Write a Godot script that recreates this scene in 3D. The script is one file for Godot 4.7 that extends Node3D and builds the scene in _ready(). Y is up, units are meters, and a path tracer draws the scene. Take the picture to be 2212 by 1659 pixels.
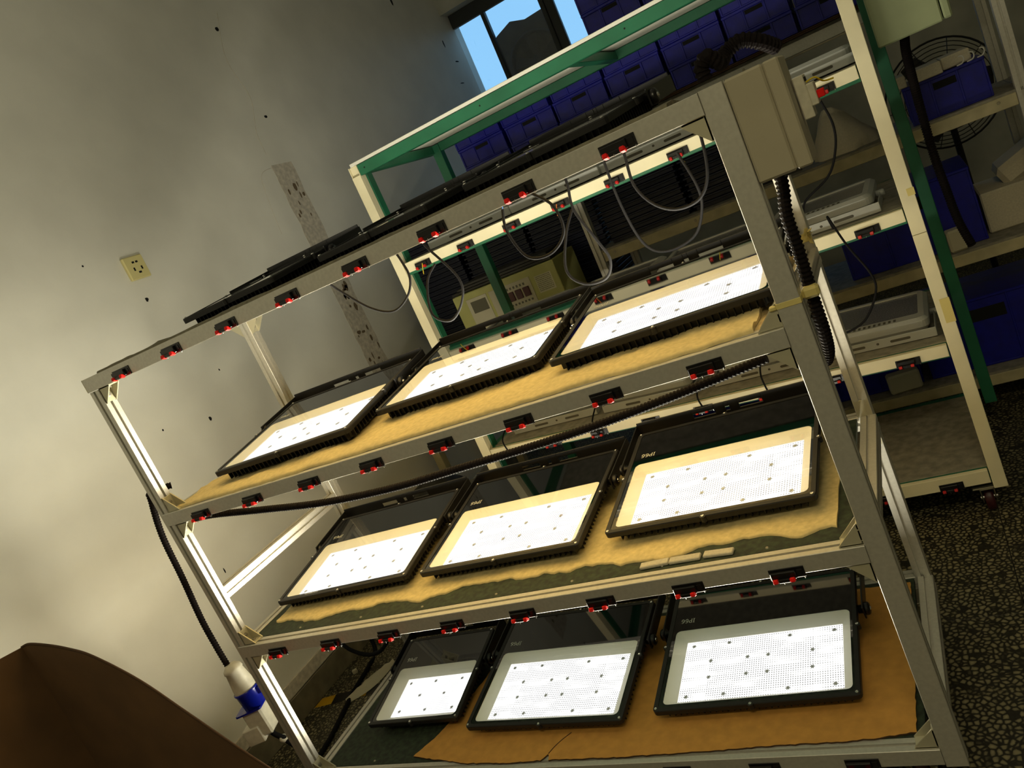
extends Node3D
# Burn-in racks of floodlights in a workshop. Units are metres, y is up; the front rack's rails run along x, its front face is z = 0.

const LED_ENERGY := 0.72
var M := {}
var used := {}
var rng := RandomNumberGenerator.new()
var noise := FastNoiseLite.new()

func _ready():
	rng.seed = 7
	noise.seed = 3
	noise.frequency = 1.0
	# ---- camera
	var cam := Camera3D.new()
	cam.name = "camera"
	add_child(cam)
	cam.transform = Transform3D(Basis(Vector3(0.8332601, -0.4040949, -0.3773392), Vector3(0.2669346, 0.8917195, -0.3654890), Vector3(0.4841730, 0.2038225, 0.8509012)), Vector3(2.136095, 1.584695, 1.500806))
	cam.fov = 50.9126
	cam.near = 0.05
	cam.far = 200.0
	cam.current = true
	# ---- sky and exposure
	var we := WorldEnvironment.new()
	we.name = "world_environment"
	var env := Environment.new()
	env.background_mode = Environment.BG_SKY
	var sky := Sky.new()
	var psm := ProceduralSkyMaterial.new()
	psm.sky_top_color = Color(0.52, 0.76, 0.95)
	psm.sky_horizon_color = Color(0.57, 0.80, 0.97)
	psm.ground_bottom_color = Color(0.30, 0.32, 0.33)
	psm.ground_horizon_color = Color(0.45, 0.52, 0.58)
	psm.sun_angle_max = 0.0
	sky.sky_material = psm
	env.sky = sky
	env.tonemap_mode = Environment.TONE_MAPPER_LINEAR
	env.tonemap_exposure = 1.3
	env.sdfgi_enabled = true
	env.ssao_enabled = true
	env.ssil_enabled = true
	we.environment = env
	add_child(we)

	materials()
	# the workshop's ceiling lamp, behind the viewer
	var lamp := thing("ceiling_lamp", "white ceiling lamp on the workshop ceiling, outside the picture behind the viewer", "lamp", Vector3(2.6, 3.6, 2.6))
	var ls := st()
	slab(ls, Vector3(-0.62, -0.05, -0.17), Vector3(0.62, 0.0, 0.17), 0.004)
	obj("housing", ls, M.white_print, lamp)
	ls = st()
	slab(ls, Vector3(-0.60, -0.056, -0.15), Vector3(0.60, -0.05, 0.15), 0.001)
	var glow := mat(Color(0.9, 0.9, 0.85), 0.5)
	glow.emission_enabled = true
	glow.emission = Color(1.0, 0.97, 0.86)
	obj("lamp_diffuser", ls, glow, lamp)
	var room_light := AreaLight3D.new()
	room_light.name = "room_light"
	room_light.area_size = Vector2(1.2, 0.3)
	room_light.light_color = Color(1.0, 0.94, 0.76)
	room_light.light_energy = 3.2
	room_light.area_range = 15.0
	room_light.area_attenuation = 2.0
	room_light.shadow_enabled = true
	lamp.add_child(room_light)
	room_light.transform = Transform3D(Basis(Vector3(1, 0, 0), -PI / 2), Vector3(0, -0.058, 0))
	room()
	front_rack()
	middle_rack()
	back_rack()
	flood_lights()
	grey_lights()
	coverings()
	cables()
	back_goods()
	right_goods()
	left_goods()

# ------------------------------------------------------------------ helpers
func numbered(called: String, parent: Node = null) -> String:
	var key := called if parent == null else "%d/%s" % [parent.get_instance_id(), called]
	var n: int = used.get(key, 0)
	used[key] = n + 1
	return called if n == 0 else "%s_%03d" % [called, n]

func tag(o: Node, label: String, category: String, group := "") -> Node:
	o.set_meta("label", label)
	o.set_meta("category", category)
	if group != "":
		o.set_meta("group", group)
	return o

func thing(called: String, label: String, category: String, at := Vector3.ZERO, basis := Basis.IDENTITY, group := "") -> Node3D:
	var o := Node3D.new()
	o.name = numbered(called)
	add_child(o, true)
	o.transform = Transform3D(basis, at)
	tag(o, label, category, group)
	return o

func st() -> SurfaceTool:
	var s := SurfaceTool.new()
	s.begin(Mesh.PRIMITIVE_TRIANGLES)
	s.set_smooth_group(-1)
	return s

func obj(called: String, s: SurfaceTool, m: Material, parent: Node = null) -> MeshInstance3D:
	s.generate_normals()
	return inst(called, s.commit(), m, parent)

func inst(called: String, mesh: Mesh, m: Material, parent: Node = null) -> MeshInstance3D:
	var o := MeshInstance3D.new()
	o.name = numbered(called, parent)
	o.mesh = mesh
	o.material_override = m
	o.cast_shadow = GeometryInstance3D.SHADOW_CASTING_SETTING_ON
	(self if parent == null else parent).add_child(o, true)
	return o

func structure(called: String, s: SurfaceTool, m: Material) -> MeshInstance3D:
	var o := obj(called, s, m)
	o.set_meta("kind", "structure")
	return o

func copy(o: Node3D, label: String, group := "") -> Node3D:
	var base := String(o.name).rstrip("0123456789").rstrip("_")
	var c: Node3D = o.duplicate()
	c.name = numbered(base)
	add_child(c, true)
	c.set_meta("label", label)
	if group != "":
		c.set_meta("group", group)
	return c

func tri(s: SurfaceTool, a: Vector3, b: Vector3, c: Vector3):   # counter-clockwise seen from outside
	s.add_vertex(a)
	s.add_vertex(c)
	s.add_vertex(b)

func quad(s: SurfaceTool, a: Vector3, b: Vector3, c: Vector3, d: Vector3):
	tri(s, a, b, c)
	tri(s, a, c, d)

func T(at: Vector3, b := Basis.IDENTITY) -> Transform3D:
	return Transform3D(b, at)

# a box with chamfered edges
func box(s: SurfaceTool, xf: Transform3D, size: Vector3, bev := 0.0015):
	var h := size / 2
	bev = minf(bev, minf(h.x, minf(h.y, h.z)) * 0.45)
	var v := {}
	for sx in [-1, 1]:
		for sy in [-1, 1]:
			for sz in [-1, 1]:
				var c := Vector3(sx * h.x, sy * h.y, sz * h.z)
				v[[sx, sy, sz]] = [xf * (c - Vector3(0, sy, sz) * bev), xf * (c - Vector3(sx, 0, sz) * bev), xf * (c - Vector3(sx, sy, 0) * bev)]
	for k in [-1, 1]:
		out(s, xf, v[[k, -1, -1]][0], v[[k, 1, -1]][0], v[[k, 1, 1]][0], v[[k, -1, 1]][0])
		out(s, xf, v[[-1, k, -1]][1], v[[1, k, -1]][1], v[[1, k, 1]][1], v[[-1, k, 1]][1])
		out(s, xf, v[[-1, -1, k]][2], v[[1, -1, k]][2], v[[1, 1, k]][2], v[[-1, 1, k]][2])
	for a in [-1, 1]:
		for b in [-1, 1]:
			out(s, xf, v[[-1, a, b]][1], v[[1, a, b]][1], v[[1, a, b]][2], v[[-1, a, b]][2])
			out(s, xf, v[[a, -1, b]][0], v[[a, 1, b]][0], v[[a, 1, b]][2], v[[a, -1, b]][2])
			out(s, xf, v[[a, b, -1]][0], v[[a, b, 1]][0], v[[a, b, 1]][1], v[[a, b, -1]][1])
			for c in [-1, 1]:
				var q: Array = v[[a, b, c]]
				out3(s, xf, q[0], q[1], q[2])

func out3(s: SurfaceTool, xf: Transform3D, a: Vector3, b: Vector3, c: Vector3):
	if (b - a).cross(c - a).dot(a + b + c - xf.origin * 3.0) >= 0.0:
		tri(s, a, b, c)
	else:
		tri(s, a, c, b)

func out(s: SurfaceTool, xf: Transform3D, a: Vector3, b: Vector3, c: Vector3, d: Vector3):
	if (b - a).cross(c - a).dot((a + b + c + d) / 4.0 - xf.origin) >= 0.0:
		quad(s, a, b, c, d)
	else:
		quad(s, a, d, c, b)

# a box between two corners
func slab(s: SurfaceTool, a: Vector3, b: Vector3, bev := 0.0015):
	box(s, T((a + b) / 2), (b - a).abs(), bev)

# an outline (counter-clockwise) in the local xy plane pushed along local z
func prism(s: SurfaceTool, xf: Transform3D, poly: PackedVector2Array, depth: float):
	if Geometry2D.is_polygon_clockwise(poly):
		poly.reverse()
	var n := poly.size()
	for i in n:
		var a := poly[i]
		var b := poly[(i + 1) % n]
		quad(s, xf * Vector3(a.x, a.y, 0), xf * Vector3(b.x, b.y, 0), xf * Vector3(b.x, b.y, depth), xf * Vector3(a.x, a.y, depth))
	var t := Geometry2D.triangulate_polygon(poly)
	for i in range(0, t.size(), 3):
		var p := [poly[t[i]], poly[t[i + 1]], poly[t[i + 2]]]
		if (p[1] - p[0]).cross(p[2] - p[0]) < 0.0:
			p = [p[0], p[2], p[1]]
		tri(s, xf * Vector3(p[0].x, p[0].y, depth), xf * Vector3(p[1].x, p[1].y, depth), xf * Vector3(p[2].x, p[2].y, depth))
		tri(s, xf * Vector3(p[0].x, p[0].y, 0), xf * Vector3(p[2].x, p[2].y, 0), xf * Vector3(p[1].x, p[1].y, 0))

func rrect(x0: float, y0: float, x1: float, y1: float, r: float, n := 4) -> PackedVector2Array:
	var p := PackedVector2Array()
	var cs := [Vector2(x1 - r, y0 + r), Vector2(x1 - r, y1 - r), Vector2(x0 + r, y1 - r), Vector2(x0 + r, y0 + r)]
	for k in 4:
		for i in n + 1:
			p.append(cs[k] + Vector2.from_angle(-PI / 2 + (k + float(i) / n) * PI / 2) * r)
	return p

# a wall between two loops with the same number of points, at heights ya and yb (local x, -z plane, y up)
func loft(s: SurfaceTool, a: PackedVector2Array, ya: float, b: PackedVector2Array, yb: float):
	var n := a.size()
	for i in n:
		var j := (i + 1) % n
		quad(s, Vector3(a[i].x, ya, -a[i].y), Vector3(a[j].x, ya, -a[j].y), Vector3(b[j].x, yb, -b[j].y), Vector3(b[i].x, yb, -b[i].y))

func catmull(pts: Array, per := 8) -> PackedVector3Array:
	var o := PackedVector3Array()
	var n := pts.size()
	for i in n - 1:
		var p0: Vector3 = pts[maxi(i - 1, 0)]
		var p1: Vector3 = pts[i]
		var p2: Vector3 = pts[i + 1]
		var p3: Vector3 = pts[mini(i + 2, n - 1)]
		for k in per:
			o.append(p1.cubic_interpolate(p2, p0, p3, float(k) / per))
	o.append(pts[n - 1])
	return o

func resample(p: PackedVector3Array, step: float) -> PackedVector3Array:
	var o := PackedVector3Array([p[0]])
	var left := step
	for i in p.size() - 1:
		var a := p[i]
		var d := a.distance_to(p[i + 1])
		var t := left
		while t <= d:
			o.append(a.lerp(p[i + 1], t / d))
			t += step
		left = t - d
	return o

# a tube along points; ribs > 0 makes every other ring smaller by that much
func tube(s: SurfaceTool, p: PackedVector3Array, r: float, sides := 8, ribs := 0.0):
	s.set_smooth_group(1 if ribs == 0.0 else -1)
	var n := p.size()
	var up := Vector3.UP
	var rings := []
	for i in n:
		var d := (p[mini(i + 1, n - 1)] - p[maxi(i - 1, 0)]).normalized()
		if i == 0 and absf(d.dot(up)) > 0.9:
			up = Vector3.RIGHT
		var x := up.cross(d).normalized()
		up = d.cross(x)
		var ring := PackedVector3Array()
		var rr := r - (ribs if (i / 2) % 2 == 1 else 0.0)
		for k in sides:
			var a := TAU * k / sides
			ring.append(p[i] + (x * cos(a) + up * sin(a)) * rr)
		rings.append(ring)
	for i in n - 1:
		var a: PackedVector3Array = rings[i]
		var b: PackedVector3Array = rings[i + 1]
		for k in sides:
			var j := (k + 1) % sides
			quad(s, a[k], a[j], b[j], b[k])
	s.set_smooth_group(-1)
	for k in range(1, sides - 1):
		tri(s, rings[0][0], rings[0][k + 1], rings[0][k])
		tri(s, rings[n - 1][0], rings[n - 1][k], rings[n - 1][k + 1])

# profile points (radius, height) turned round local y
func lathe(s: SurfaceTool, xf: Transform3D, prof: Array, seg := 20, smooth := true):
	s.set_smooth_group(2 if smooth else -1)
	for i in prof.size() - 1:
		var a: Vector2 = prof[i]
		var b: Vector2 = prof[i + 1]
		for k in seg:
			var c0 := Vector2.from_angle(TAU * k / seg)
			var c1 := Vector2.from_angle(TAU * (k + 1) / seg)
			quad(s, xf * Vector3(c0.x * a.x, a.y, -c0.y * a.x), xf * Vector3(c1.x * a.x, a.y, -c1.y * a.x), xf * Vector3(c1.x * b.x, b.y, -c1.y * b.x), xf * Vector3(c0.x * b.x, b.y, -c0.y * b.x))
	s.set_smooth_group(-1)

func torus(s: SurfaceTool, xf: Transform3D, radius: float, r: float, seg := 40):
	var p := []
	for i in seg + 1:
		p.append(xf * Vector3(cos(TAU * i / seg), sin(TAU * i / seg), 0) * 1.0 if false else xf * (Vector3(cos(TAU * i / seg), sin(TAU * i / seg), 0) * radius))
	tube(s, PackedVector3Array(p), r, 5)

# square tube of extruded aluminium with slots in the named sides (1 +x, 2 +y, 4 -x, 8 -y)
func extrusion(w: float, d: float, slots: int) -> PackedVector2Array:
	var p := PackedVector2Array()
	var g := 0.0042
	var dp := 0.007
	for k in 4:
		var hx := w / 2 if k % 2 == 0 else d / 2
		var hy := d / 2 if k % 2 == 0 else w / 2
		var q := [Vector2(hx, -hy + 0.0012)]
		if slots & (1 << k):
			q += [Vector2(hx, -g), Vector2(hx - dp, -g), Vector2(hx - dp, g), Vector2(hx, g)]
		q += [Vector2(hx, hy - 0.0012), Vector2(hx - 0.0012, hy)]
		for v in q:
			p.append(v.rotated(k * PI / 2))
	return p

const UPRIGHT := Basis(Vector3(1, 0, 0), Vector3(0, 0, -1), Vector3(0, 1, 0))     # pushes along world y
const ALONG_X := Basis(Vector3(0, 1, 0), Vector3(0, 0, 1), Vector3(1, 0, 0))      # pushes along world x; outline x is up, outline y is towards the viewer

# ------------------------------------------------------------------ materials
func mat(c: Color, rough := 0.6, metal := 0.0, spec := 0.5) -> StandardMaterial3D:
	var m := StandardMaterial3D.new()
	m.albedo_color = c
	m.roughness = rough
	m.metallic = metal
	m.metallic_specular = spec
	return m

func speckle(m: StandardMaterial3D, freq: float, lo: float, hi: float, scale := 1.0, kind := FastNoiseLite.TYPE_SIMPLEX_SMOOTH, world := true, octaves := 4) -> StandardMaterial3D:
	var n := FastNoiseLite.new()
	n.noise_type = kind
	n.frequency = freq
	n.fractal_octaves = octaves
	n.seed = 11
	var t := NoiseTexture2D.new()
	t.width = 512
	t.height = 512
	t.seamless = true
	t.noise = n
	var g := Gradient.new()
	g.offsets = PackedFloat32Array([0.0, 1.0])
	g.colors = PackedColorArray([Color(lo, lo, lo), Color(hi, hi, hi)])
	t.color_ramp = g
	m.albedo_texture = t
	m.uv1_triplanar = true
	m.uv1_world_triplanar = world
	m.uv1_scale = Vector3.ONE * scale
	return m

func materials():
	M.wall = speckle(mat(Color(0.90, 0.895, 0.85), 0.85), 0.012, 0.95, 1.0, 0.45)
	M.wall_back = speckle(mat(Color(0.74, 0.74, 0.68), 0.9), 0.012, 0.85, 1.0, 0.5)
	M.ceiling = mat(Color(0.86, 0.86, 0.82), 0.9)
	M.plaster = speckle(mat(Color(0.86, 0.83, 0.76), 0.95), 0.03, 0.80, 1.0, 2.0)
	M.stain = mat(Color(0.42, 0.36, 0.27), 0.95)
	M.skirting = speckle(mat(Color(0.50, 0.47, 0.38), 0.6), 0.02, 0.75, 1.0, 1.0)
	M.aluminium = speckle(mat(Color(0.80, 0.79, 0.75), 0.42, 0.55), 0.05, 0.93, 1.0, 3.0)
	M.cast = mat(Color(0.74, 0.72, 0.62), 0.5, 0.4)
	M.bolt = mat(Color(0.62, 0.61, 0.58), 0.35, 0.9)
	M.cream = speckle(mat(Color(0.90, 0.87, 0.74), 0.45), 0.01, 0.93, 1.0, 1.0)
	M.green = speckle(mat(Color(0.13, 0.42, 0.30), 0.40), 0.01, 0.85, 1.0, 1.0)
	M.dull_cream = speckle(mat(Color(0.74, 0.70, 0.55), 0.55), 0.02, 0.85, 1.0, 1.0)
	M.board = speckle(mat(Color(0.58, 0.56, 0.50), 0.8), 0.02, 0.75, 1.0, 2.0)
	M.ply = speckle(mat(Color(0.80, 0.70, 0.48), 0.75), 0.03, 0.75, 1.0, 1.5)
	M.mat_green = speckle(mat(Color(0.20, 0.26, 0.17), 0.75), 0.025, 0.45, 1.0, 3.0)
	M.cloth = speckle(mat(Color(0.86, 0.78, 0.55), 0.95), 0.03, 0.86, 1.0, 3.0)
	M.cloth_grey = speckle(mat(Color(0.50, 0.48, 0.40), 0.95), 0.03, 0.75, 1.0, 3.0)
	M.cardboard = speckle(mat(Color(0.80, 0.58, 0.26), 0.85), 0.02, 0.88, 1.0, 2.0)
	M.cardboard_edge = speckle(mat(Color(0.36, 0.25, 0.14), 0.95), 0.2, 0.5, 1.0, 8.0)
	M.carton = speckle(mat(Color(0.40, 0.29, 0.17), 0.9), 0.01, 0.85, 1.0, 1.0)
	M.black = mat(Color(0.055, 0.055, 0.06), 0.45)
	M.black_cast = speckle(mat(Color(0.075, 0.072, 0.075), 0.55), 0.1, 0.85, 1.0, 4.0)
	M.black_plastic = mat(Color(0.05, 0.045, 0.05), 0.3)
	M.ink_glass = mat(Color(0.018, 0.018, 0.022), 0.03, 0.0, 0.6)
	M.red = mat(Color(0.90, 0.10, 0.08), 0.5, 0.0, 0.3)
	M.dull_red = mat(Color(0.72, 0.10, 0.10), 0.35)
	M.chrome = mat(Color(0.85, 0.85, 0.85), 0.2, 1.0)
	M.white_print = mat(Color(0.80, 0.80, 0.78), 0.6)
	M.reflector = mat(Color(0.93, 0.925, 0.88), 0.5)
	M.cable = mat(Color(0.10, 0.10, 0.105), 0.6, 0.0, 0.15)
	M.hose = mat(Color(0.10, 0.085, 0.085), 0.6, 0.0, 0.15)
	M.grey_cast = mat(Color(0.66, 0.67, 0.66), 0.45, 0.2)
	M.grey_lens = bumpy(mat(Color(0.52, 0.53, 0.55), 0.25))
	M.dark_hole = mat(Color(0.03, 0.03, 0.03), 0.9)
	M.slot = mat(Color(0.30, 0.29, 0.25), 0.8)
	M.blue = speckle(mat(Color(0.04, 0.07, 0.58), 0.38), 0.02, 0.8, 1.0, 2.0)
	M.navy = mat(Color(0.06, 0.08, 0.17), 0.45)
	M.plug_blue = mat(Color(0.03, 0.09, 0.55), 0.25)
	M.plug_white = speckle(mat(Color(0.84, 0.82, 0.74), 0.5), 0.02, 0.88, 1.0, 4.0)
	M.box_beige = speckle(mat(Color(0.66, 0.63, 0.54), 0.5), 0.01, 0.95, 1.0, 1.0)
	M.box_green = speckle(mat(Color(0.58, 0.62, 0.48), 0.55), 0.01, 0.92, 1.0, 1.0)
	M.instrument = speckle(mat(Color(0.74, 0.74, 0.46), 0.5), 0.01, 0.92, 1.0, 1.0)
	M.instrument_panel = mat(Color(0.76, 0.74, 0.64), 0.5)
	M.lcd = mat(Color(0.36, 0.35, 0.28), 0.35)
	M.rocker = mat(Color(0.28, 0.04, 0.03), 0.3)
	M.foam = speckle(mat(Color(0.80, 0.77, 0.68), 0.95), 0.05, 0.9, 1.0, 4.0)
	M.bag = mat(Color(0.72, 0.70, 0.60), 0.5)
	M.dark_bag = mat(Color(0.20, 0.19, 0.17), 0.5)
	M.rubber_maroon = mat(Color(0.22, 0.05, 0.07), 0.45)
	M.zinc = mat(Color(0.62, 0.60, 0.52), 0.4, 0.7)
	M.yellow = mat(Color(0.72, 0.56, 0.03), 0.5)
	M.yellow_wire = mat(Color(0.82, 0.72, 0.10), 0.5)
	M.tie = mat(Color(0.82, 0.76, 0.48), 0.5)
	M.socket = mat(Color(0.86, 0.82, 0.58), 0.35)
	M.outside = speckle(mat(Color(0.30, 0.29, 0.25), 0.9), 0.02, 0.6, 1.0, 1.0)
	M.frame = mat(Color(0.20, 0.21, 0.20), 0.5)
	M.pane = mat(Color(0.92, 0.97, 1.0, 0.06), 0.0)
	M.pane.transparency = BaseMaterial3D.TRANSPARENCY_ALPHA
	M.terrazzo = terrazzo()
	M.grout = mat(Color(0.12, 0.11, 0.09), 0.9)
	M.led = led(70, 30)
	M.led_small = led(48, 22)
	M.print_lines = printed(5, 9)

func bumpy(m: StandardMaterial3D) -> StandardMaterial3D:
	speckle(m, 0.09, 0.6, 1.0, 6.0, FastNoiseLite.TYPE_CELLULAR, false, 1)
	return m

func terrazzo() -> StandardMaterial3D:
	var m := mat(Color(0.62, 0.60, 0.50), 0.55)
	var n := FastNoiseLite.new()
	n.noise_type = FastNoiseLite.TYPE_CELLULAR
	n.cellular_return_type = FastNoiseLite.RETURN_DISTANCE2_SUB
	n.cellular_jitter = 1.0
	n.fractal_type = FastNoiseLite.FRACTAL_NONE
	n.frequency = 0.055
	n.domain_warp_enabled = true
	n.domain_warp_amplitude = 6.0
	n.domain_warp_frequency = 0.05
	n.seed = 5
	var t := NoiseTexture2D.new()
	t.width = 1024
	t.height = 1024
	t.seamless = true
	t.noise = n
	var g := Gradient.new()
	g.offsets = PackedFloat32Array([0.0, 0.16, 0.34, 1.0])
	g.colors = PackedColorArray([Color(0.20, 0.19, 0.17), Color(0.26, 0.25, 0.22), Color(0.74, 0.72, 0.66), Color(1.0, 0.98, 0.90)])
	t.color_ramp = g
	m.albedo_texture = t
	m.uv1_triplanar = true
	m.uv1_world_triplanar = true
	m.uv1_scale = Vector3.ONE * 1.15
	var n2 := FastNoiseLite.new()
	n2.noise_type = FastNoiseLite.TYPE_CELLULAR
	n2.cellular_return_type = FastNoiseLite.RETURN_CELL_VALUE
	n2.fractal_type = FastNoiseLite.FRACTAL_NONE
	n2.frequency = 0.05
	n2.seed = 9
	return m

# the lens sheet: rows of small prisms, each with its dark facet
func led(nx: int, ny: int) -> StandardMaterial3D:
	var cw := 12
	var ch := 12
	var im := Image.create(nx * cw, ny * ch, false, Image.FORMAT_RGB8)
	im.fill(Color(1, 1, 1))
	var n := FastNoiseLite.new()
	n.seed = 21
	n.frequency = 0.06
	for cy in ny:
		for cx in nx:
			var edge := minf(float(cx), float(nx - 1 - cx)) / nx
			var hot := clampf(n.get_noise_2d(cx * 0.6, cy * 2.5) * 1.6 + (0.5 if edge < 0.16 else 0.0), 0.0, 1.0)
			var dark := 0.36 + 0.56 * hot
			for y in range(3, 10):
				var half := (y - 2) * 0.5
				for x in range(int(6 - half), int(6 + half) + 1):
					im.set_pixel(cx * cw + x, cy * ch + y, Color(dark, dark, dark * 0.97))
	im.generate_mipmaps()
	var m := mat(Color(0.30, 0.30, 0.30), 0.6)
	m.emission_enabled = true
	m.emission = Color(1, 1, 1)
	m.emission_operator = BaseMaterial3D.EMISSION_OP_MULTIPLY
	m.emission_texture = ImageTexture.create_from_image(im)
	m.emission_energy_multiplier = 1.4
	return m

# lines of small print
func printed(cols: int, rows: int) -> StandardMaterial3D:
	var im := Image.create(128, 128, false, Image.FORMAT_RGB8)
	im.fill(Color(0.80, 0.79, 0.66))
	var r := RandomNumberGenerator.new()
	r.seed = 4
	for y in rows:
		var x := 6
		while x < 118:
			var w := r.randi_range(3, 9)
			im.fill_rect(Rect2i(x, 6 + y * 13, mini(w, 120 - x), 6), Color(0.45, 0.44, 0.34))
			x += w + 3
	var m := mat(Color(1, 1, 1), 0.6)
	m.albedo_texture = ImageTexture.create_from_image(im)
	return m

# ------------------------------------------------------------------ the room
const ZB := -4.658
func room():
	var s := st()
	slab(s, Vector3(-0.6, -0.12, 4.6), Vector3(6.2, -0.012, ZB), 0.0)
	var fl := structure("floor", s, M.grout)
	s = st()
	slab(s, Vector3(-0.399, -0.012, -0.399), Vector3(0.399, 0, 0.399), 0.0008)
	s.generate_normals()
	var tile := s.commit()
	for i in range(-4, 6):
		for k in range(-5, 7):
			var x := 2.473 + 0.8 * i
			var z := -0.292 + 0.8 * k
			if x - 0.4 < -0.6 or x + 0.4 > 6.2 or z - 0.4 < ZB:
				if x + 0.4 < -0.55 or x - 0.4 > 6.1 or z + 0.4 < ZB + 0.05:
					continue
				var c := st()
				slab(c, Vector3(maxf(x - 0.399, -0.6), -0.012, maxf(z - 0.399, ZB)), Vector3(minf(x + 0.399, 6.2), 0, z + 0.399), 0.0008)
				obj("floor_tile", c, M.terrazzo, fl)
				continue
			var o := inst("floor_tile", tile, M.terrazzo, fl)
			o.position = Vector3(x, 0, z)
	s = st()
	slab(s, Vector3(-0.9, 3.6, 4.9), Vector3(6.5, 3.75, ZB - 0.3), 0.0)
	structure("ceiling", s, M.ceiling)
	s = st()
	slab(s, Vector3(-0.84, -0.12, 4.9), Vector3(-0.6, 3.6, ZB - 0.26), 0.0)
	var wl := structure("wall_left", s, M.wall)
	scars(wl)
	# back wall with a window opening from the left wall to x = 1.35
	s = st()
	slab(s, Vector3(-0.6, -0.12, ZB - 0.24), Vector3(6.2, 1.55, ZB), 0.0)
	slab(s, Vector3(-0.6, 3.08, ZB - 0.24), Vector3(6.2, 3.6, ZB), 0.0)
	slab(s, Vector3(1.35, 1.55, ZB - 0.24), Vector3(6.2, 3.08, ZB), 0.0)
	structure("wall_back", s, M.wall_back)
	s = st()
	slab(s, Vector3(6.2, -0.12, 4.9), Vector3(6.44, 3.6, ZB - 0.24), 0.0)
	structure("wall_right", s, M.wall_back)
	s = st()
	slab(s, Vector3(-0.6, -0.12, 4.6), Vector3(6.2, 3.6, 4.84), 0.0)
	structure("wall_front", s, M.wall_back)
	s = st()
	slab(s, Vector3(-0.6, 0.0, 4.6), Vector3(-0.588, 0.105, ZB), 0.002)
	structure("baseboard_left", s, M.skirting)
	s = st()
	slab(s, Vector3(-0.6, 0.108, 4.6), Vector3(-0.592, 0.165, ZB), 0.002)
	structure("trim_1", s, M.plaster)
	# window: steel frame, two sashes, mullions, panes
	var zf := ZB - 0.13
	s = st()
	for e in [[-0.6, 2.975, 1.35, 3.08], [-0.6, 1.55, 1.35, 1.61], [1.30, 1.61, 1.35, 2.975]]:
		slab(s, Vector3(e[0], e[1], zf - 0.05), Vector3(e[2], e[3], zf), 0.003)
	var w := structure("window_1", s, M.frame)
	s = st()
	slab(s, Vector3(-0.338, 1.61, zf - 0.04), Vector3(-0.305, 2.975, zf + 0.005), 0.003)
	obj("mullion", s, M.frame, w)
	s = st()
	slab(s, Vector3(0.13, 1.61, zf - 0.045), Vector3(0.165, 2.975, zf + 0.01), 0.003)
	obj("mullion", s, M.frame, w)
	s = st()
	slab(s, Vector3(0.165, 1.61, zf - 0.04), Vector3(0.235, 2.975, zf - 0.005), 0.003)
	obj("sash_stile", s, M.frame, w)
	for e in [[-0.6, -0.338], [-0.305, 0.13], [0.235, 1.30]]:
		s = st()
		slab(s, Vector3(e[0], 1.61, zf - 0.024), Vector3(e[1], 2.975, zf - 0.020), 0.0)
		obj("pane", s, M.pane, w)

# bare plaster, holes and cracks on the left wall
func blob(s: SurfaceTool, c: Vector2, r: Vector2, th: float, seed_: float, n := 14):
	var p := PackedVector2Array()
	for i in n:
		var a := TAU * i / n
		var k := 1.0 + 0.45 * noise.get_noise_2d(cos(a) * 1.3 + seed_ * 7.1, sin(a) * 1.3 + seed_ * 3.7)
		p.append(Vector2(cos(a) * r.x, sin(a) * r.y) * k + c)
	# outline x runs along -z of the world, y is up; pushes away from the wall
	prism(s, Transform3D(Basis(Vector3(0, 0, -1), Vector3(0, 1, 0), Vector3(1, 0, 0)), Vector3(-0.6005, 0, 0)), p, th)

func scars(wl: Node):
	var s := st()
	var p := PackedVector2Array()
	var q := PackedVector2Array()
	for i in 24:
		var y := 2.24 - 1.25 * i / 23.0
		p.append(Vector2(1.965 + 0.012 * noise.get_noise_1d(y * 9.0) + 0.0, y))
		q.append(Vector2(2.135 + 0.016 * noise.get_noise_1d(y * 7.0 + 40.0), y))
	q.reverse()
	p.append_array(q)
	prism(s, Transform3D(Basis(Vector3(0, 0, -1), Vector3(0, 1, 0), Vector3(1, 0, 0)), Vector3(-0.6005, 0, 0)), p, 0.0015)
	obj("plaster_patch", s, M.plaster, wl)
	s = st()
	for k in 34:
		var y := rng.randf_range(1.02, 2.18)
		blob(s, Vector2(rng.randf_range(1.99, 2.12), y), Vector2(rng.randf_range(0.004, 0.016), rng.randf_range(0.006, 0.024)), 0.0024, k * 1.7, 9)
	obj("paint_loss", s, M.stain, wl)
	s = st()
	for e in [[0.858, 1.822, 0.008, 0.009], [0.852, 1.276, 0.007, 0.010], [2.057, 2.955, 0.012, 0.012], [3.99, 3.17, 0.012, 0.03], [2.105, 2.49, 0.012, 0.008], [0.665, 2.02, 0.004, 0.004], [0.62, 1.33, 0.004, 0.005], [4.52, 2.86, 0.008, 0.03], [4.62, 2.72, 0.03, 0.006], [4.55, 2.55, 0.04, 0.004], [1.02, 1.44, 0.003, 0.006], [0.55, 0.72, 0.003, 0.012]]:
		blob(s, Vector2(e[0], e[1]), Vector2(e[2], e[3]), 0.0016, e[0] * 5.0, 8)
	obj("nail_hole", s, M.dark_hole, wl)
	s = st()
	var crack := catmull([Vector3(-0.6, 3.04, -2.12), Vector3(-0.6, 2.8, -2.02), Vector3(-0.6, 2.6, -2.06), Vector3(-0.6, 2.42, -1.98), Vector3(-0.6, 2.3, -1.97)])
	tube(s, crack, 0.0016, 4)
	crack = catmull([Vector3(-0.6, 2.23, -1.97), Vector3(-0.6, 2.2, -1.86), Vector3(-0.6, 2.05, -1.82), Vector3(-0.6, 1.9, -1.80)])
	tube(s, crack, 0.0012, 4)
	obj("wall_crack", s, M.plaster, wl)

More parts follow.
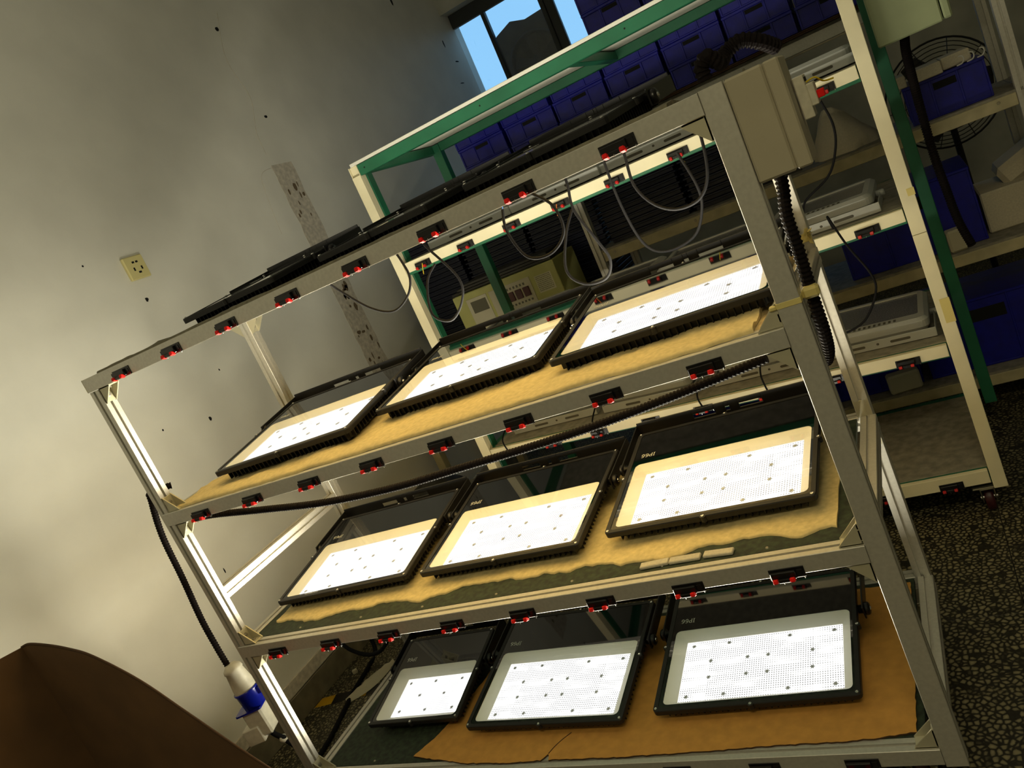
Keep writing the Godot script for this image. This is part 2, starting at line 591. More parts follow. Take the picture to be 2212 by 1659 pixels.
# ------------------------------------------------------------------ front rack
const YS := [1.62, 1.1697, 0.6952, 0.1921]
const RH := 0.0401

func bracket_mesh() -> ArrayMesh:   # cast corner bracket: corner at the origin, flanges along +x and -y, webs at both z ends
	var s := st()
	slab(s, Vector3(0, -0.004, -0.018), Vector3(0.046, 0, 0.018), 0.0006)
	slab(s, Vector3(0, -0.046, -0.018), Vector3(0.004, -0.004, 0.018), 0.0006)
	for z in [-0.018, 0.0145]:
		prism(s, T(Vector3(0, 0, z)), PackedVector2Array([Vector2(0, 0), Vector2(0, -0.048), Vector2(0.003, -0.048), Vector2(0.048, -0.003), Vector2(0.048, 0)]), 0.0035)
	s.generate_normals()
	return s.commit()

func bolt_mesh() -> ArrayMesh:
	var s := st()
	lathe(s, Transform3D.IDENTITY, [Vector2(0, 0.006), Vector2(0.004, 0.006), Vector2(0.0045, 0.005), Vector2(0.0045, 0.002), Vector2(0.007, 0.0015), Vector2(0.007, 0.0)], 10, false)
	s.generate_normals()
	return s.commit()

var BR: ArrayMesh
var BOLT: ArrayMesh
# sx, sy: the quadrant that the bracket opens into
func bracket(rack: Node, at: Vector3, sx: int, sy: int, turn := 0.0):
	var b := Basis(Vector3.UP, turn) * Basis.from_scale(Vector3(sx, -sy, 1))
	if sx * -sy < 0:   # keep it a turn, not a mirror
		b = Basis(Vector3.UP, turn) * (Basis(Vector3(0, 1, 0), Vector3(1, 0, 0), Vector3(0, 0, -1)) if false else (Basis(Vector3(0, 0, 1), PI / 2) if sx > 0 else Basis(Vector3(0, 0, 1), -PI / 2)))
	elif sx < 0:
		b = Basis(Vector3.UP, turn) * Basis(Vector3(0, 0, 1), PI)
	var o := inst("corner_bracket", BR, M.cast, rack)
	o.transform = Transform3D(b, at)
	for k in [[Vector3(0.026, -0.004, 0), Basis(Vector3(1, 0, 0), PI)], [Vector3(0.004, -0.026, 0), Basis(Vector3(0, 0, 1), -PI / 2)]]:
		var bo := inst("bolt", BOLT, M.bolt, o)
		bo.transform = Transform3D(k[1], k[0])

func terminal_proto(red: Material) -> Node3D:   # push terminal: plate in the xy plane, its front towards +z
	var t := MeshInstance3D.new()
	var s := st()
	slab(s, Vector3(-0.0365, -0.0125, 0), Vector3(0.0365, 0.0125, 0.0025), 0.0006)
	slab(s, Vector3(-0.033, -0.0095, 0.0025), Vector3(0.019, 0.0085, 0.011), 0.0012)
	slab(s, Vector3(-0.018, -0.0125, 0.0025), Vector3(0.006, -0.004, 0.017), 0.0008)
	slab(s, Vector3(0.019, -0.0065, 0.0025), Vector3(0.032, 0.0065, 0.004), 0.0006)
	s.generate_normals()
	t.mesh = s.commit()
	t.material_override = M.black_plastic
	t.name = "push_terminal"
	var n := 0
	for x in [-0.0245, 0.0105]:
		s = st()
		box(s, T(Vector3(x, -0.0085, 0.0135), Basis(Vector3(1, 0, 0), -0.35)), Vector3(0.0105, 0.0095, 0.014), 0.0015)
		s.generate_normals()
		var l := MeshInstance3D.new()
		l.mesh = s.commit()
		l.material_override = red
		l.name = "lever" if n == 0 else "lever_001"
		n += 1
		t.add_child(l)
	for x in [0.0, 0.0335]:
		s = st()
		box(s, T(Vector3(x - 0.007 if x == 0.0 else x, -0.0125, 0.0175 if x == 0.0 else 0.003)), Vector3(0.0012, 0.005, 0.002), 0.0002)
		s.generate_normals()
		var l := MeshInstance3D.new()
		l.mesh = s.commit()
		l.material_override = M.chrome
		l.name = "contact" if x == 0.0 else "contact_001"
		t.add_child(l)
	return t

func put_terminal(proto: Node3D, rack: Node, at: Vector3, roll := 0.0):
	var t: Node3D = proto.duplicate()
	t.name = numbered("push_terminal", rack)
	rack.add_child(t, true)
	t.transform = Transform3D(Basis(Vector3(0, 0, 1), roll), at)

func caster(rack: Node, at: Vector3, h: float):   # at: middle of the mounting plate's top; h: height over the floor
	var r := h * 0.40
	var s := st()
	slab(s, at + Vector3(-0.04, -0.005, -0.035), at + Vector3(0.04, 0, 0.035), 0.001)
	for x in [-0.02, 0.02]:
		prism(s, Transform3D(Basis(Vector3(0, 0, -1), Vector3(0, 1, 0), Vector3(1, 0, 0)), at + Vector3(x - 0.0015, 0, 0)), PackedVector2Array([Vector2(-0.035, -0.005), Vector2(0.03, -0.005), Vector2(0.04, -h + r - 0.012), Vector2(0.018, -h + r - 0.016)]), 0.003)
	slab(s, at + Vector3(-0.022, -0.010, -0.03), at + Vector3(0.022, -0.005, 0.034), 0.001)
	var o := obj("caster", s, M.zinc, rack)
	s = st()
	var wx := Basis(Vector3(0, 0, 1), PI / 2)
	lathe(s, Transform3D(wx, at + Vector3(0, -h + r, -0.028)), [Vector2(0.008, -0.013), Vector2(r - 0.008, -0.014), Vector2(r - 0.002, -0.012), Vector2(r, -0.006), Vector2(r, 0.006), Vector2(r - 0.002, 0.012), Vector2(r - 0.008, 0.014), Vector2(0.008, 0.013)], 24)
	obj("wheel", s, M.rubber_maroon, o)
	s = st()
	lathe(s, Transform3D(wx, at + Vector3(0, -h + r, -0.028)), [Vector2(0, -0.026), Vector2(0.007, -0.026), Vector2(0.007, 0.026), Vector2(0, 0.026)], 10, false)
	obj("axle", s, M.bolt, o)

func front_rack():
	BR = bracket_mesh()
	BOLT = bolt_mesh()
	var R := thing("test_rack", "front aluminium rack with red and black push terminals, carrying the lit floodlights", "rack")
	var s: SurfaceTool
	# posts
	for e in [[0.0, 0.04, 0.0, 0.14, 1.578, 15], [0.0, 0.04, -0.64, 0.14, 1.578, 15], [1.839, 1.879, -0.64, 0.14, 1.60, 15]]:
		s = st()
		prism(s, Transform3D(UPRIGHT, Vector3((e[0] + e[1]) / 2, e[3], e[2] - 0.02)), extrusion(e[1] - e[0], 0.04, e[5]), e[4] - e[3])
		obj("post", s, M.aluminium, R)
	s = st()
	prism(s, Transform3D(UPRIGHT, Vector3(1.8823, 0.145, -0.02)), extrusion(0.0444, 0.04, 1 | 4 | 2), 1.621 - 0.145)
	obj("post", s, M.aluminium, R)
	# front and rear rails
	for i in 4:
		var y: float = YS[i]
		var x0 := 0.0 if i == 0 else 0.0125
		s = st()
		prism(s, Transform3D(ALONG_X, Vector3(x0, y - RH / 2, -0.0175)), extrusion(RH, 0.040, 1 | 8), 1.8596 - x0)
		obj("rail", s, M.aluminium, R)
		s = st()
		prism(s, Transform3D(ALONG_X, Vector3(0.04, y - RH / 2, -0.66)), extrusion(RH, 0.040, 15), 1.80)
		obj("rail", s, M.aluminium, R)
		for x in [0.02, 1.859]:
			s = st()
			var xr := 0.02 if x < 1.0 else 1.8655
			prism(s, T(Vector3(xr, y - RH / 2, -0.64)), extrusion(0.04, RH, 15), 0.60)
			obj("side_rail", s, M.aluminium, R)
	s = st()
	slab(s, Vector3(-0.003, YS[0] - RH, -0.039), Vector3(0.0, YS[0], 0.0028), 0.0006)
	obj("end_cap", s, M.cast, R)
	for y in [0.865]:
		s = st()
		prism(s, T(Vector3(0.02, y, -0.64)), extrusion(0.04, 0.04, 15), 0.60)
		obj("side_rail", s, M.aluminium, R)
	# brackets at the front corners, and the ones that show behind
	for i in 4:
		var y: float = YS[i]
		if i < 3:
			bracket(R, Vector3(0.04, y - RH, -0.021), 1, -1)
			bracket(R, Vector3(1.8596, y - RH, -0.021), -1, -1)
			bracket(R, Vector3(0.04, y - RH, -0.661), 1, -1)
			bracket(R, Vector3(0.0, y - RH, -0.661), -1, -1)
		if i > 0:
			bracket(R, Vector3(0.04, y, -0.021), 1, 1)
			bracket(R, Vector3(1.8596, y, -0.021), -1, 1)
	bracket(R, Vector3(1.859, YS[2], -0.64), 1, 1, PI / 2)
	bracket(R, Vector3(1.859, YS[2] - RH, -0.64), 1, -1, PI / 2)
	# boards
	for i in 4:
		s = st()
		slab(s, Vector3(0.043, YS[i] - 0.014, -0.637), Vector3(1.836, YS[i] - 0.001, -0.040), 0.001)
		obj("shelf_board", s, M.mat_green if i >= 2 else M.ply, R)
	# terminals
	var proto := terminal_proto(M.red)
	for i in 4:
		for k in 8:
			put_terminal(proto, R, Vector3(0.172 + 0.2177 * k, [1.5935, 1.1395, 0.662, 0.1645][i], 0.0025))
	proto.free()
	for x in [0.06, 1.80]:
		for z in [-0.06, -0.61]:
			caster(R, Vector3(x, 0.152, z), 0.152)
	# screws along the board edge
	s = st()
	for k in 7:
		for i in [1, 2, 3]:
			lathe(s, T(Vector3(0.24 + k * 0.235 + 0.03 * noise.get_noise_1d(k * 5.0 + i), YS[i] - 0.001, -0.055)), [Vector2(0, 0.002), Vector2(0.003, 0.002), Vector2(0.0042, 0.0)], 8, false)
	obj("board_screws", s, M.zinc, R)

# ------------------------------------------------------------------ middle rack
const Z2 := -1.2
func tilt_y(i: int, x: float) -> float:   # top of the beams; the third one sags to the right
	return [1.531, 1.0845, lerpf(0.700, 0.632, (x - 0.33) / 1.75), 0.181][i]

func middle_rack():
	var R := thing("steel_rack", "green steel rack with cream front beams behind the front rack, reaching higher than it", "rack")
	var s := st()
	# green posts: front pair behind the cream ducts, rear pair
	for e in [[0.334, 0.372, -1.280, 0.11, 1.93], [2.088, 2.120, -1.280, 0.12, 2.6], [0.373, 0.415, -1.840, 0.11, 1.94], [2.131, 2.173, -1.88, 0.13, 2.6]]:
		s = st()
		slab(s, Vector3(e[0], e[3], e[2]), Vector3(e[1], e[4], e[2] + 0.04), 0.002)
		obj("post", s, M.green, R)
	# cream ducts over the front posts, with their snap-on covers
	s = st()
	slab(s, Vector3(0.3285, 0.113, Z2 - 0.038), Vector3(0.3685, 1.944, Z2 - 0.012), 0.001)
	slab(s, Vector3(0.3285, 0.113, Z2 - 0.012), Vector3(0.3315, 1.944, Z2 - 0.002), 0.0008)
	slab(s, Vector3(0.3655, 0.113, Z2 - 0.012), Vector3(0.3685, 1.944, Z2 - 0.002), 0.0008)
	var d := obj("cable_duct", s, M.cream, R)
	s = st()
	slab(s, Vector3(0.3280, 0.113, Z2 - 0.011), Vector3(0.3690, 1.72, Z2), 0.0012)
	slab(s, Vector3(0.3280, 1.723, Z2 - 0.011), Vector3(0.3690, 1.905, Z2), 0.0012)
	obj("duct_cover", s, M.cream, d)
	s = st()
	slab(s, Vector3(2.0835, 0.113, Z2 - 0.038), Vector3(2.1235, 2.6, Z2 - 0.010), 0.001)
	d = obj("cable_duct", s, M.cream, R)
	s = st()
	slab(s, Vector3(2.083, 0.113, Z2 - 0.011), Vector3(2.124, 0.995, Z2), 0.0012)
	slab(s, Vector3(2.083, 0.9965, Z2 - 0.011), Vector3(2.124, 2.6, Z2), 0.0012)
	obj("duct_cover", s, M.cream, d)
	s = st()
	slab(s, Vector3(2.105, 1.115, Z2 + 0.0002), Vector3(2.126, 1.138, Z2 + 0.0008), 0.0)
	obj("tape", s, M.tie, d)
	s = st()
	slab(s, Vector3(2.098, 0.70, Z2 + 0.0002), Vector3(2.126, 0.78, Z2 + 0.001), 0.0)
	obj("tape", s, M.tie, d)
	# beams: a cream duct in front of a green angle
	var proto := terminal_proto(M.dull_red)
	var xs := [[0.460, 0.664, 0.871, 1.076, 1.288, 1.518, 1.747, 1.977], [0.460, 0.677, 0.893, 1.110, 1.327, 1.543, 1.757, 1.971], [0.458, 0.660, 0.863, 1.077, 1.281, 1.512, 1.737, 1.961], [0.460, 0.677, 0.893, 1.110, 1.327, 1.54, 1.747, 1.965]]
	for i in 4:
		var h := 0.040 if i < 3 else 0.046
		var a := Vector3(0.3705, tilt_y(i, 0.37), 0)
		var b := Vector3(2.0805, tilt_y(i, 2.08), 0)
		var bas := Basis(Vector3(0, 0, 1), (b - a).angle_to(Vector3.RIGHT) * (1.0 if b.y > a.y else -1.0))
		var mid := (a + b) / 2
		s = st()
		box(s, T(mid + Vector3(0, -h / 2, Z2 - 0.0105), bas), Vector3(1.708, h, 0.019), 0.0012)
		obj("beam_duct", s, M.cream, R)
		s = st()
		box(s, T(mid + Vector3(0, -h / 2 - 0.006, Z2 - 0.040), bas), Vector3(1.712, h + 0.010, 0.038), 0.0015)
		obj("beam", s, M.green, R)
		s = st()
		box(s, T(mid + Vector3(0, -h / 2 - 0.006, -1.86), bas), Vector3(1.75, h + 0.01, 0.03), 0.0015)
		obj("beam", s, M.green, R)
		s = st()
		box(s, T(mid + Vector3(0.01, -0.004, -1.535), bas), Vector3(1.70, 0.012, 0.61), 0.001)
		obj("shelf_board", s, M.board, R)
		for x in [0.353, 2.104]:
			s = st()
			slab(s, Vector3(x - 0.015, tilt_y(i, x) - 0.05, -1.85), Vector3(x + 0.015, tilt_y(i, x) - 0.01, -1.28), 0.001)
			obj("side_beam", s, M.green, R)
		for x in xs[i]:
			put_terminal(proto, R, Vector3(x, tilt_y(i, x) - (0.029 if i < 3 else 0.034), Z2 - 0.0005), bas.get_euler().z)
	proto.free()
	# top frame
	s = st()
	slab(s, Vector3(0.369, 1.900, -1.245), Vector3(2.083, 1.942, Z2 - 0.004), 0.002)
	obj("top_beam", s, M.green, R)
	s = st()
	slab(s, Vector3(0.415, 1.905, -1.845), Vector3(2.131, 1.942, -1.805), 0.002)
	obj("top_beam", s, M.green, R)
	s = st()
	slab(s, Vector3(0.345, 1.904, -1.83), Vector3(0.385, 1.940, -1.245), 0.002)
	obj("cross_beam", s, M.green, R)
	s = st()
	slab(s, Vector3(1.255, 1.906, -1.81), Vector3(1.295, 1.938, -1.245), 0.002)
	obj("cross_beam", s, M.green, R)
	s = st()
	slab(s, Vector3(0.34, 1.944, -1.845), Vector3(2.12, 1.956, -1.205), 0.001)
	obj("top_panel", s, M.ceiling, R)
	s = st()
	for x in [0.400, 0.94, 1.50]:
		lathe(s, Transform3D(Basis(Vector3(1, 0, 0), PI / 2), Vector3(x, 1.922, Z2 - 0.0035)), [Vector2(0, 0.001), Vector2(0.003, 0.0008), Vector2(0.003, 0)], 8, false)
	obj("rivets", s, M.dark_hole, R)
	for x in [0.40, 2.06]:
		for z in [-1.25, -1.80]:
			caster(R, Vector3(x, 0.113, z), 0.113)

# ------------------------------------------------------------------ back rack
const Z3 := -2.05
func back_rack():
	var R := thing("back_rack", "dim aluminium rack with dull cream beams behind the green rack", "rack")
	var s: SurfaceTool
	for x in [0.817, 2.545, 3.70]:
		for z in [Z3, -2.55]:
			s = st()
			prism(s, Transform3D(UPRIGHT, Vector3(x, 0.02, z - 0.02)), extrusion(0.04, 0.04, 15), 1.62 if x < 3.0 and x < 2.5 else 2.4)
			obj("post", s, M.aluminium, R)
	for y in [1.688, 1.197, 0.676, 0.155]:
		for e in [[0.840, 2.524], [2.566, 3.68]]:
			if y > 1.6 and e[0] > 2.0:
				continue
			s = st()
			slab(s, Vector3(e[0], y - 0.046, Z3 - 0.03), Vector3(e[1], y, Z3), 0.002)
			obj("beam", s, M.dull_cream if y < 1.6 else M.aluminium, R)
			s = st()
			slab(s, Vector3(e[0], y - 0.046, -2.58), Vector3(e[1], y, -2.55), 0.002)
			obj("beam", s, M.dull_cream, R)
			s = st()
			slab(s, Vector3(e[0] - 0.02, y - 0.002, -2.575), Vector3(e[1] + 0.02, y + 0.010, Z3 - 0.004), 0.001)
			obj("shelf_board", s, M.board, R)
			s = st()
			for k in 5:
				lathe(s, Transform3D(Basis(Vector3(1, 0, 0), PI / 2), Vector3(lerpf(e[0] + 0.06, e[1] - 0.06, k / 4.0), y - 0.016, Z3)), [Vector2(0, 0.002), Vector2(0.005, 0.002), Vector2(0.006, 0.0)], 10, false)
			obj("beam_screws", s, M.zinc, R)

# ------------------------------------------------------------------ floodlights
func screw_mesh() -> ArrayMesh:
	var s := st()
	lathe(s, Transform3D.IDENTITY, [Vector2(0, 0.0012), Vector2(0.0012, 0.0012), Vector2(0.0022, 0.0022), Vector2(0.0038, 0.0020), Vector2(0.0042, 0.0)], 10, false)
	s.generate_normals()
	return s.commit()

func star_mesh() -> ArrayMesh:   # six-armed screw in the lens sheet
	var p := PackedVector2Array()
	for i in 12:
		p.append(Vector2.from_angle(TAU * i / 12.0) * (0.0072 if i % 2 == 0 else 0.0036))
	var s := st()
	prism(s, Transform3D(Basis(Vector3(1, 0, 0), Vector3(0, 0, -1), Vector3(0, 1, 0)), Vector3.ZERO), p, 0.0015)
	s.generate_normals()
	return s.commit()

# local axes: x along the front edge, -z towards the back, y out of the glass; the origin is the front left rim screw
func make_flood(W: float, D: float, win: Rect2, lens: Rect2, stars: Array, led_mat: Material, label: String, group: String) -> Node3D:
	var o := thing("flood_light", label, "floodlight", Vector3.ZERO, Basis.IDENTITY, group)
	var s := st()
	# rim: a ring of black cast metal round the glass, with lobes for the screws
	var outer := rrect(-0.009, -0.009, W + 0.009, D + 0.009, 0.012)
	var inner := rrect(0.005, 0.003, W - 0.003, D - 0.003, 0.010)
	var lip := rrect(-0.0075, -0.0075, W + 0.0075, D + 0.0075, 0.011)
	loft(s, outer, -0.015, outer, -0.0025)
	loft(s, outer, -0.0025, lip, 0.0)
	loft(s, lip, 0.0, inner, 0.0)
	loft(s, inner, 0.0, inner, -0.003)
	var spots := [Vector2(0, 0), Vector2(W, 0), Vector2(W, D), Vector2(0, D), Vector2(W / 2, -0.008), Vector2(W / 2, D + 0.008), Vector2(-0.008, D * 0.51), Vector2(W + 0.008, D * 0.51)]
	for k in range(4, 8):
		var p := PackedVector2Array()
		for i in 12:
			p.append(spots[k] + Vector2.from_angle(TAU * i / 12.0) * 0.0075)
		prism(s, Transform3D(Basis(Vector3(1, 0, 0), Vector3(0, 0, -1), Vector3(0, 1, 0)), Vector3(0, -0.015, 0)), p, 0.0152)
	obj("rim", s, M.black_cast, o)
	# housing with fins round its sides
	s = st()
	var b0 := rrect(0.012, 0.020, W - 0.012, D - 0.004, 0.02)
	var b1 := rrect(0.020, 0.030, W - 0.020, D - 0.010, 0.02)
	loft(s, b0, -0.040, b0, -0.012)
	loft(s, b1, -0.047, b0, -0.040)
	prism(s, Transform3D(Basis(Vector3(1, 0, 0), Vector3(0, 0, -1), Vector3(0, 1, 0)), Vector3(0, -0.0475, 0)), b1, 0.001)
	slab(s, Vector3(0.08, -0.085, -D + 0.03), Vector3(W - 0.08, -0.047, -D + 0.14), 0.004)
	var nf := int(W / 0.0165)
	for i in nf:
		var x := 0.022 + (W - 0.044) * i / (nf - 1.0)
		slab(s, Vector3(x - 0.0015, -0.041, -0.024), Vector3(x + 0.0015, -0.015, -0.010), 0.0005)
	nf = int(D / 0.0165)
	for i in nf:
		var z := -0.03 - (D - 0.044) * i / (nf - 1.0)
		slab(s, Vector3(0.003, -0.041, z - 0.0015), Vector3(0.016, -0.015, z + 0.0015), 0.0005)
		slab(s, Vector3(W - 0.016, -0.041, z - 0.0015), Vector3(W - 0.003, -0.015, z + 0.0015), 0.0005)
	obj("heat_sink", s, M.black_cast, o)
	# glass: black print with a clear window
	var w2 := rrect(win.position.x, win.position.y, win.end.x, win.end.y, 0.014)
	s = st()
	loft(s, inner, -0.0012, w2, -0.0012)
	obj("printed_glass", s, M.ink_glass, o)
	s = st()
	for i in range(1, w2.size() - 1):
		tri(s, Vector3(w2[0].x, -0.0012, -w2[0].y), Vector3(w2[i].x, -0.0012, -w2[i].y), Vector3(w2[i + 1].x, -0.0012, -w2[i + 1].y))
	obj("window_glass", s, M.pane, o)
	# white reflector that slopes down to the lens sheet
	var l2 := rrect(lens.position.x, lens.position.y, lens.end.x, lens.end.y, 0.002)
	s = st()
	loft(s, w2, -0.0025, l2, -0.0145)
	loft(s, l2, -0.0145, l2, -0.018)
	obj("reflector", s, M.reflector, o)
	s = st()
	s.set_normal(Vector3.UP)
	var q := [[lens.position.x, lens.position.y, 0, 1], [lens.end.x, lens.position.y, 1, 1], [lens.end.x, lens.end.y, 1, 0], [lens.position.x, lens.end.y, 0, 0]]
	for k in [0, 2, 1, 0, 3, 2]:
		s.set_uv(Vector2(q[k][2], q[k][3]))
		s.add_vertex(Vector3(q[k][0], -0.0165, -q[k][1]))
	obj("lens_sheet", s, led_mat, o)
	var star := star_mesh()
	for v in stars:
		var m := inst("lens_screw", star, M.grey_cast, o)
		m.position = Vector3(lens.position.x + lens.size.x * v[0], -0.0163, -(lens.end.y - lens.size.y * v[1]))
	var scr := screw_mesh()
	for v in spots:
		var m := inst("rim_screw", scr, M.chrome, o)
		m.position = Vector3(v.x, 0.0, -v.y)
	# yoke: knobs on the sides, flat arms and a slotted bar behind
	var vz := -D * 0.67
	s = st()
	for x in [-0.026, W + 0.022]:
		slab(s, Vector3(x, -0.032, -D - 0.052), Vector3(x + 0.004, 0.006, vz + 0.02), 0.001)
	var bar := st()
	var zb := -D - 0.052
	var yl := -0.032
	var yh := 0.014
	var prev := -0.022
	for e in [[W * 0.30, W * 0.43], [W * 0.49, W * 0.515], [W * 0.57, W * 0.70]]:
		slab(s, Vector3(prev, yl, zb), Vector3(e[0], yh, zb + 0.004), 0.0008)
		slab(s, Vector3(e[0], yl, zb), Vector3(e[1], yl + 0.017, zb + 0.004), 0.0008)
		slab(s, Vector3(e[0], yh - 0.016, zb), Vector3(e[1], yh, zb + 0.004), 0.0008)
		prev = e[1]
	slab(s, Vector3(prev, yl, zb), Vector3(W + 0.022, yh, zb + 0.004), 0.0008)
	obj("yoke", s, M.black, o)
	for k in [-1, 1]:
		s = st()
		var x := -0.009 if k < 0 else W + 0.009
		lathe(s, Transform3D(Basis(Vector3(0, 0, 1), -k * PI / 2), Vector3(x, -0.016, vz)), [Vector2(0.0, 0.0), Vector2(0.011, 0.0), Vector2(0.011, 0.012), Vector2(0.017, 0.013), Vector2(0.017, 0.026), Vector2(0.012, 0.030), Vector2(0.0, 0.030)], 14)
		obj("knob", s, M.black_plastic, o)
		s = st()
		lathe(s, Transform3D(Basis(Vector3(0, 0, 1), -k * PI / 2), Vector3(x + k * 0.030, -0.016, vz)), [Vector2(0.0, 0.003), Vector2(0.005, 0.002), Vector2(0.006, 0.0)], 10)
		obj("knob_bolt", s, M.chrome, o)
	# protection rating printed on the glass, upside down for whoever stands in front
	var tm := TextMesh.new()
	tm.text = "IP66"
	var f := SystemFont.new()
	f.font_names = PackedStringArray(["Droid Sans"])
	f.font_weight = 300
	tm.font = f
	tm.font_size = 32
	tm.pixel_size = 0.00066
	tm.depth = 0.0003
	tm.curve_step = 1.0
	var tx := inst("rating_text", tm, M.white_print, o)
	tx.transform = Transform3D(Basis(Vector3(-1, 0, 0), Vector3(0, 0, 1), Vector3(0, 1, 0)), Vector3(win.position.x + 0.030, -0.0009, -win.end.y - 0.037))
	# the light itself
	var al := AreaLight3D.new()
	al.name = "led_light"
	al.area_size = lens.size
	al.light_color = Color(1.0, 0.965, 0.86)
	al.light_energy = LED_ENERGY * lens.get_area() / 0.0895
	al.area_range = 15.0
	al.area_attenuation = 2.0
	al.shadow_enabled = true
	o.add_child(al)
	al.transform = Transform3D(Basis(Vector3(1, 0, 0), PI / 2), Vector3(lens.get_center().x, 0.0015, -lens.get_center().y))
	return o

func place(o: Node3D, at: Vector3, yaw: float, tilt: float):
	var c := cos(deg_to_rad(yaw))
	var n := sin(deg_to_rad(yaw))
	var t := deg_to_rad(tilt)
	var x := Vector3(c, 0, -n)
	var z := -Vector3(-n * cos(t), sin(t), -c * cos(t))
	o.transform = Transform3D(Basis(x, z.cross(x), z), at)

func flood_lights():
	var big := []
	for v in [0.08, 0.92]:
		for u in [0.05, 0.29, 0.68, 0.95]:
			big.append([u, v])
	for v in [0.36, 0.63]:
		for u in [0.18, 0.42, 0.55, 0.82]:
			big.append([u, v])
	var small := [[0.07, 0.12], [0.47, 0.12], [0.88, 0.12], [0.31, 0.47], [0.69, 0.47], [0.10, 0.86], [0.50, 0.86], [0.91, 0.86]]
	var g := "lit floodlights on the front rack"
	var A := make_flood(0.507, 0.425, Rect2(0.016, 0.012, 0.482, 0.264), Rect2(0.050, 0.028, 0.426, 0.211), big, M.led, "large lit floodlight at the right end of the lowest shelf, on yellow cardboard", g)
	place(A, Vector3(1.199, 0.242, -0.129), 0.55, 7.77)
	for e in [
		["large lit floodlight in the middle of the lowest shelf, beside the small one", 0.592, 0.242, -0.124, -2.0, 8.945],
		["large lit floodlight below the sagging hose, at the right end by the grey post", 1.257, 0.7452, -0.177, -1.44, 9.575],
		["large lit floodlight below the sagging hose, the middle one of its shelf", 0.668, 0.7452, -0.161, -1.256, 7.33],
		["large lit floodlight below the sagging hose, nearest the white wall", 0.092, 0.7452, -0.154, 1.36, 7.02],
		["low-angle lit floodlight on the rumpled cloth, at the right end by the grey post", 1.329, 1.2197, -0.132, 1.05, 5.08],
		["low-angle lit floodlight on the rumpled beige cloth, the middle one of three", 0.739, 1.2197, -0.216, 0.585, 5.36],
		["low-angle lit floodlight on the rumpled beige cloth, nearest the white wall", 0.179, 1.2197, -0.111, 1.876, 6.37]]:
		place(copy(A, e[0]), Vector3(e[1], e[2], e[3]), e[4], e[5])
	var B := make_flood(0.352, 0.348, Rect2(0.018, 0.007, 0.327, 0.213), Rect2(0.065, 0.026, 0.266, 0.154), small, M.led_small, "small squarish lit floodlight at the left end of the lowest shelf", g)
	place(B, Vector3(0.167, 0.242, -0.170), 0.0, 10.18)
	for e in [
		["floodlight lying nearly edge-on on the very top shelf, leftmost of three", 0.355, 1.658, -0.12, -2.0, 4.6],
		["floodlight lying nearly edge-on on the very top shelf, middle one of three", 0.869, 1.6535, -0.12, -7.0, 4.6],
		["floodlight lying nearly edge-on on the very top shelf, rightmost of three", 1.313, 1.657, -0.12, -6.0, 4.6]]:
		place(copy(B, e[0]), Vector3(e[1], e[2], e[3]), e[4], e[5])

# ------------------------------------------------------------------ unlit grey lamps on the middle rack
func make_grey() -> Node3D:   # origin: front left foot; x to the right, -z back; the slotted yoke bar faces the viewer
	var o := thing("grey_lamp", "", "floodlight", Vector3.ZERO, Basis.IDENTITY, "unlit grey floodlights on the green rack")
	var W := 0.35
	var D := 0.34
	var s := st()
	var b0 := rrect(0.0, 0.0, W, D, 0.03, 5)
	var b1 := rrect(0.012, 0.012, W - 0.012, D - 0.012, 0.025, 5)
	loft(s, b1, 0.012, b0, 0.030)
	loft(s, b0, 0.030, b0, 0.052)
	loft(s, b0, 0.052, b1, 0.062)
	var b2 := rrect(0.030, 0.060, W - 0.030, D - 0.030, 0.008, 5)
	loft(s, b1, 0.062, b2, 0.062)
	loft(s, b2, 0.062, b2, 0.056)
	for k in 4:
		slab(s, Vector3(0.03, 0.0, -0.06 - k * 0.07), Vector3(W - 0.03, 0.014, -0.055 - k * 0.07), 0.001)
	obj("housing", s, M.grey_cast, o)
	s = st()
	slab(s, Vector3(0.031, 0.052, -D + 0.031), Vector3(W - 0.031, 0.0575, -0.061), 0.0005)
	obj("lens_cover", s, M.grey_lens, o)
	s = st()
	for k in 10:
		slab(s, Vector3(0.10 + k * 0.016, 0.0615, -0.045), Vector3(0.108 + k * 0.016, 0.0628, -0.022), 0.0003)
	obj("vent_slits", s, M.slot, o)
	s = st()
	var bar := PackedVector2Array([Vector2(-0.012, 0.004), Vector2(W + 0.012, 0.004), Vector2(W + 0.012, 0.034), Vector2(-0.012, 0.034)])
	prism(s, T(Vector3(0, 0, 0.036)), bar, 0.0035)
	slab(s, Vector3(-0.015, 0.004, -0.17), Vector3(-0.012, 0.034, 0.0395), 0.0008)
	slab(s, Vector3(W + 0.012, 0.004, -0.17), Vector3(W + 0.015, 0.034, 0.0395), 0.0008)
	obj("yoke", s, M.grey_cast, o)
	s = st()
	for e in [0.085, 0.225]:
		prism(s, T(Vector3(0, 0, 0.0393)), rrect(e, 0.014, e + 0.062, 0.023, 0.0044), 0.0005)
	prism(s, T(Vector3(0, 0, 0.0393)), rrect(0.182, 0.0155, 0.191, 0.0235, 0.0039), 0.0005)
	obj("yoke_slots", s, M.slot, o)
	for k in [-1, 1]:
		s = st()
		lathe(s, Transform3D(Basis(Vector3(0, 0, 1), -k * PI / 2), Vector3(-0.001 if k < 0 else W + 0.001, 0.028, -0.15)), [Vector2(0, 0), Vector2(0.012, 0), Vector2(0.012, 0.022), Vector2(0.009, 0.026), Vector2(0, 0.026)], 12)
		obj("knob", s, M.grey_cast, o)
	return o

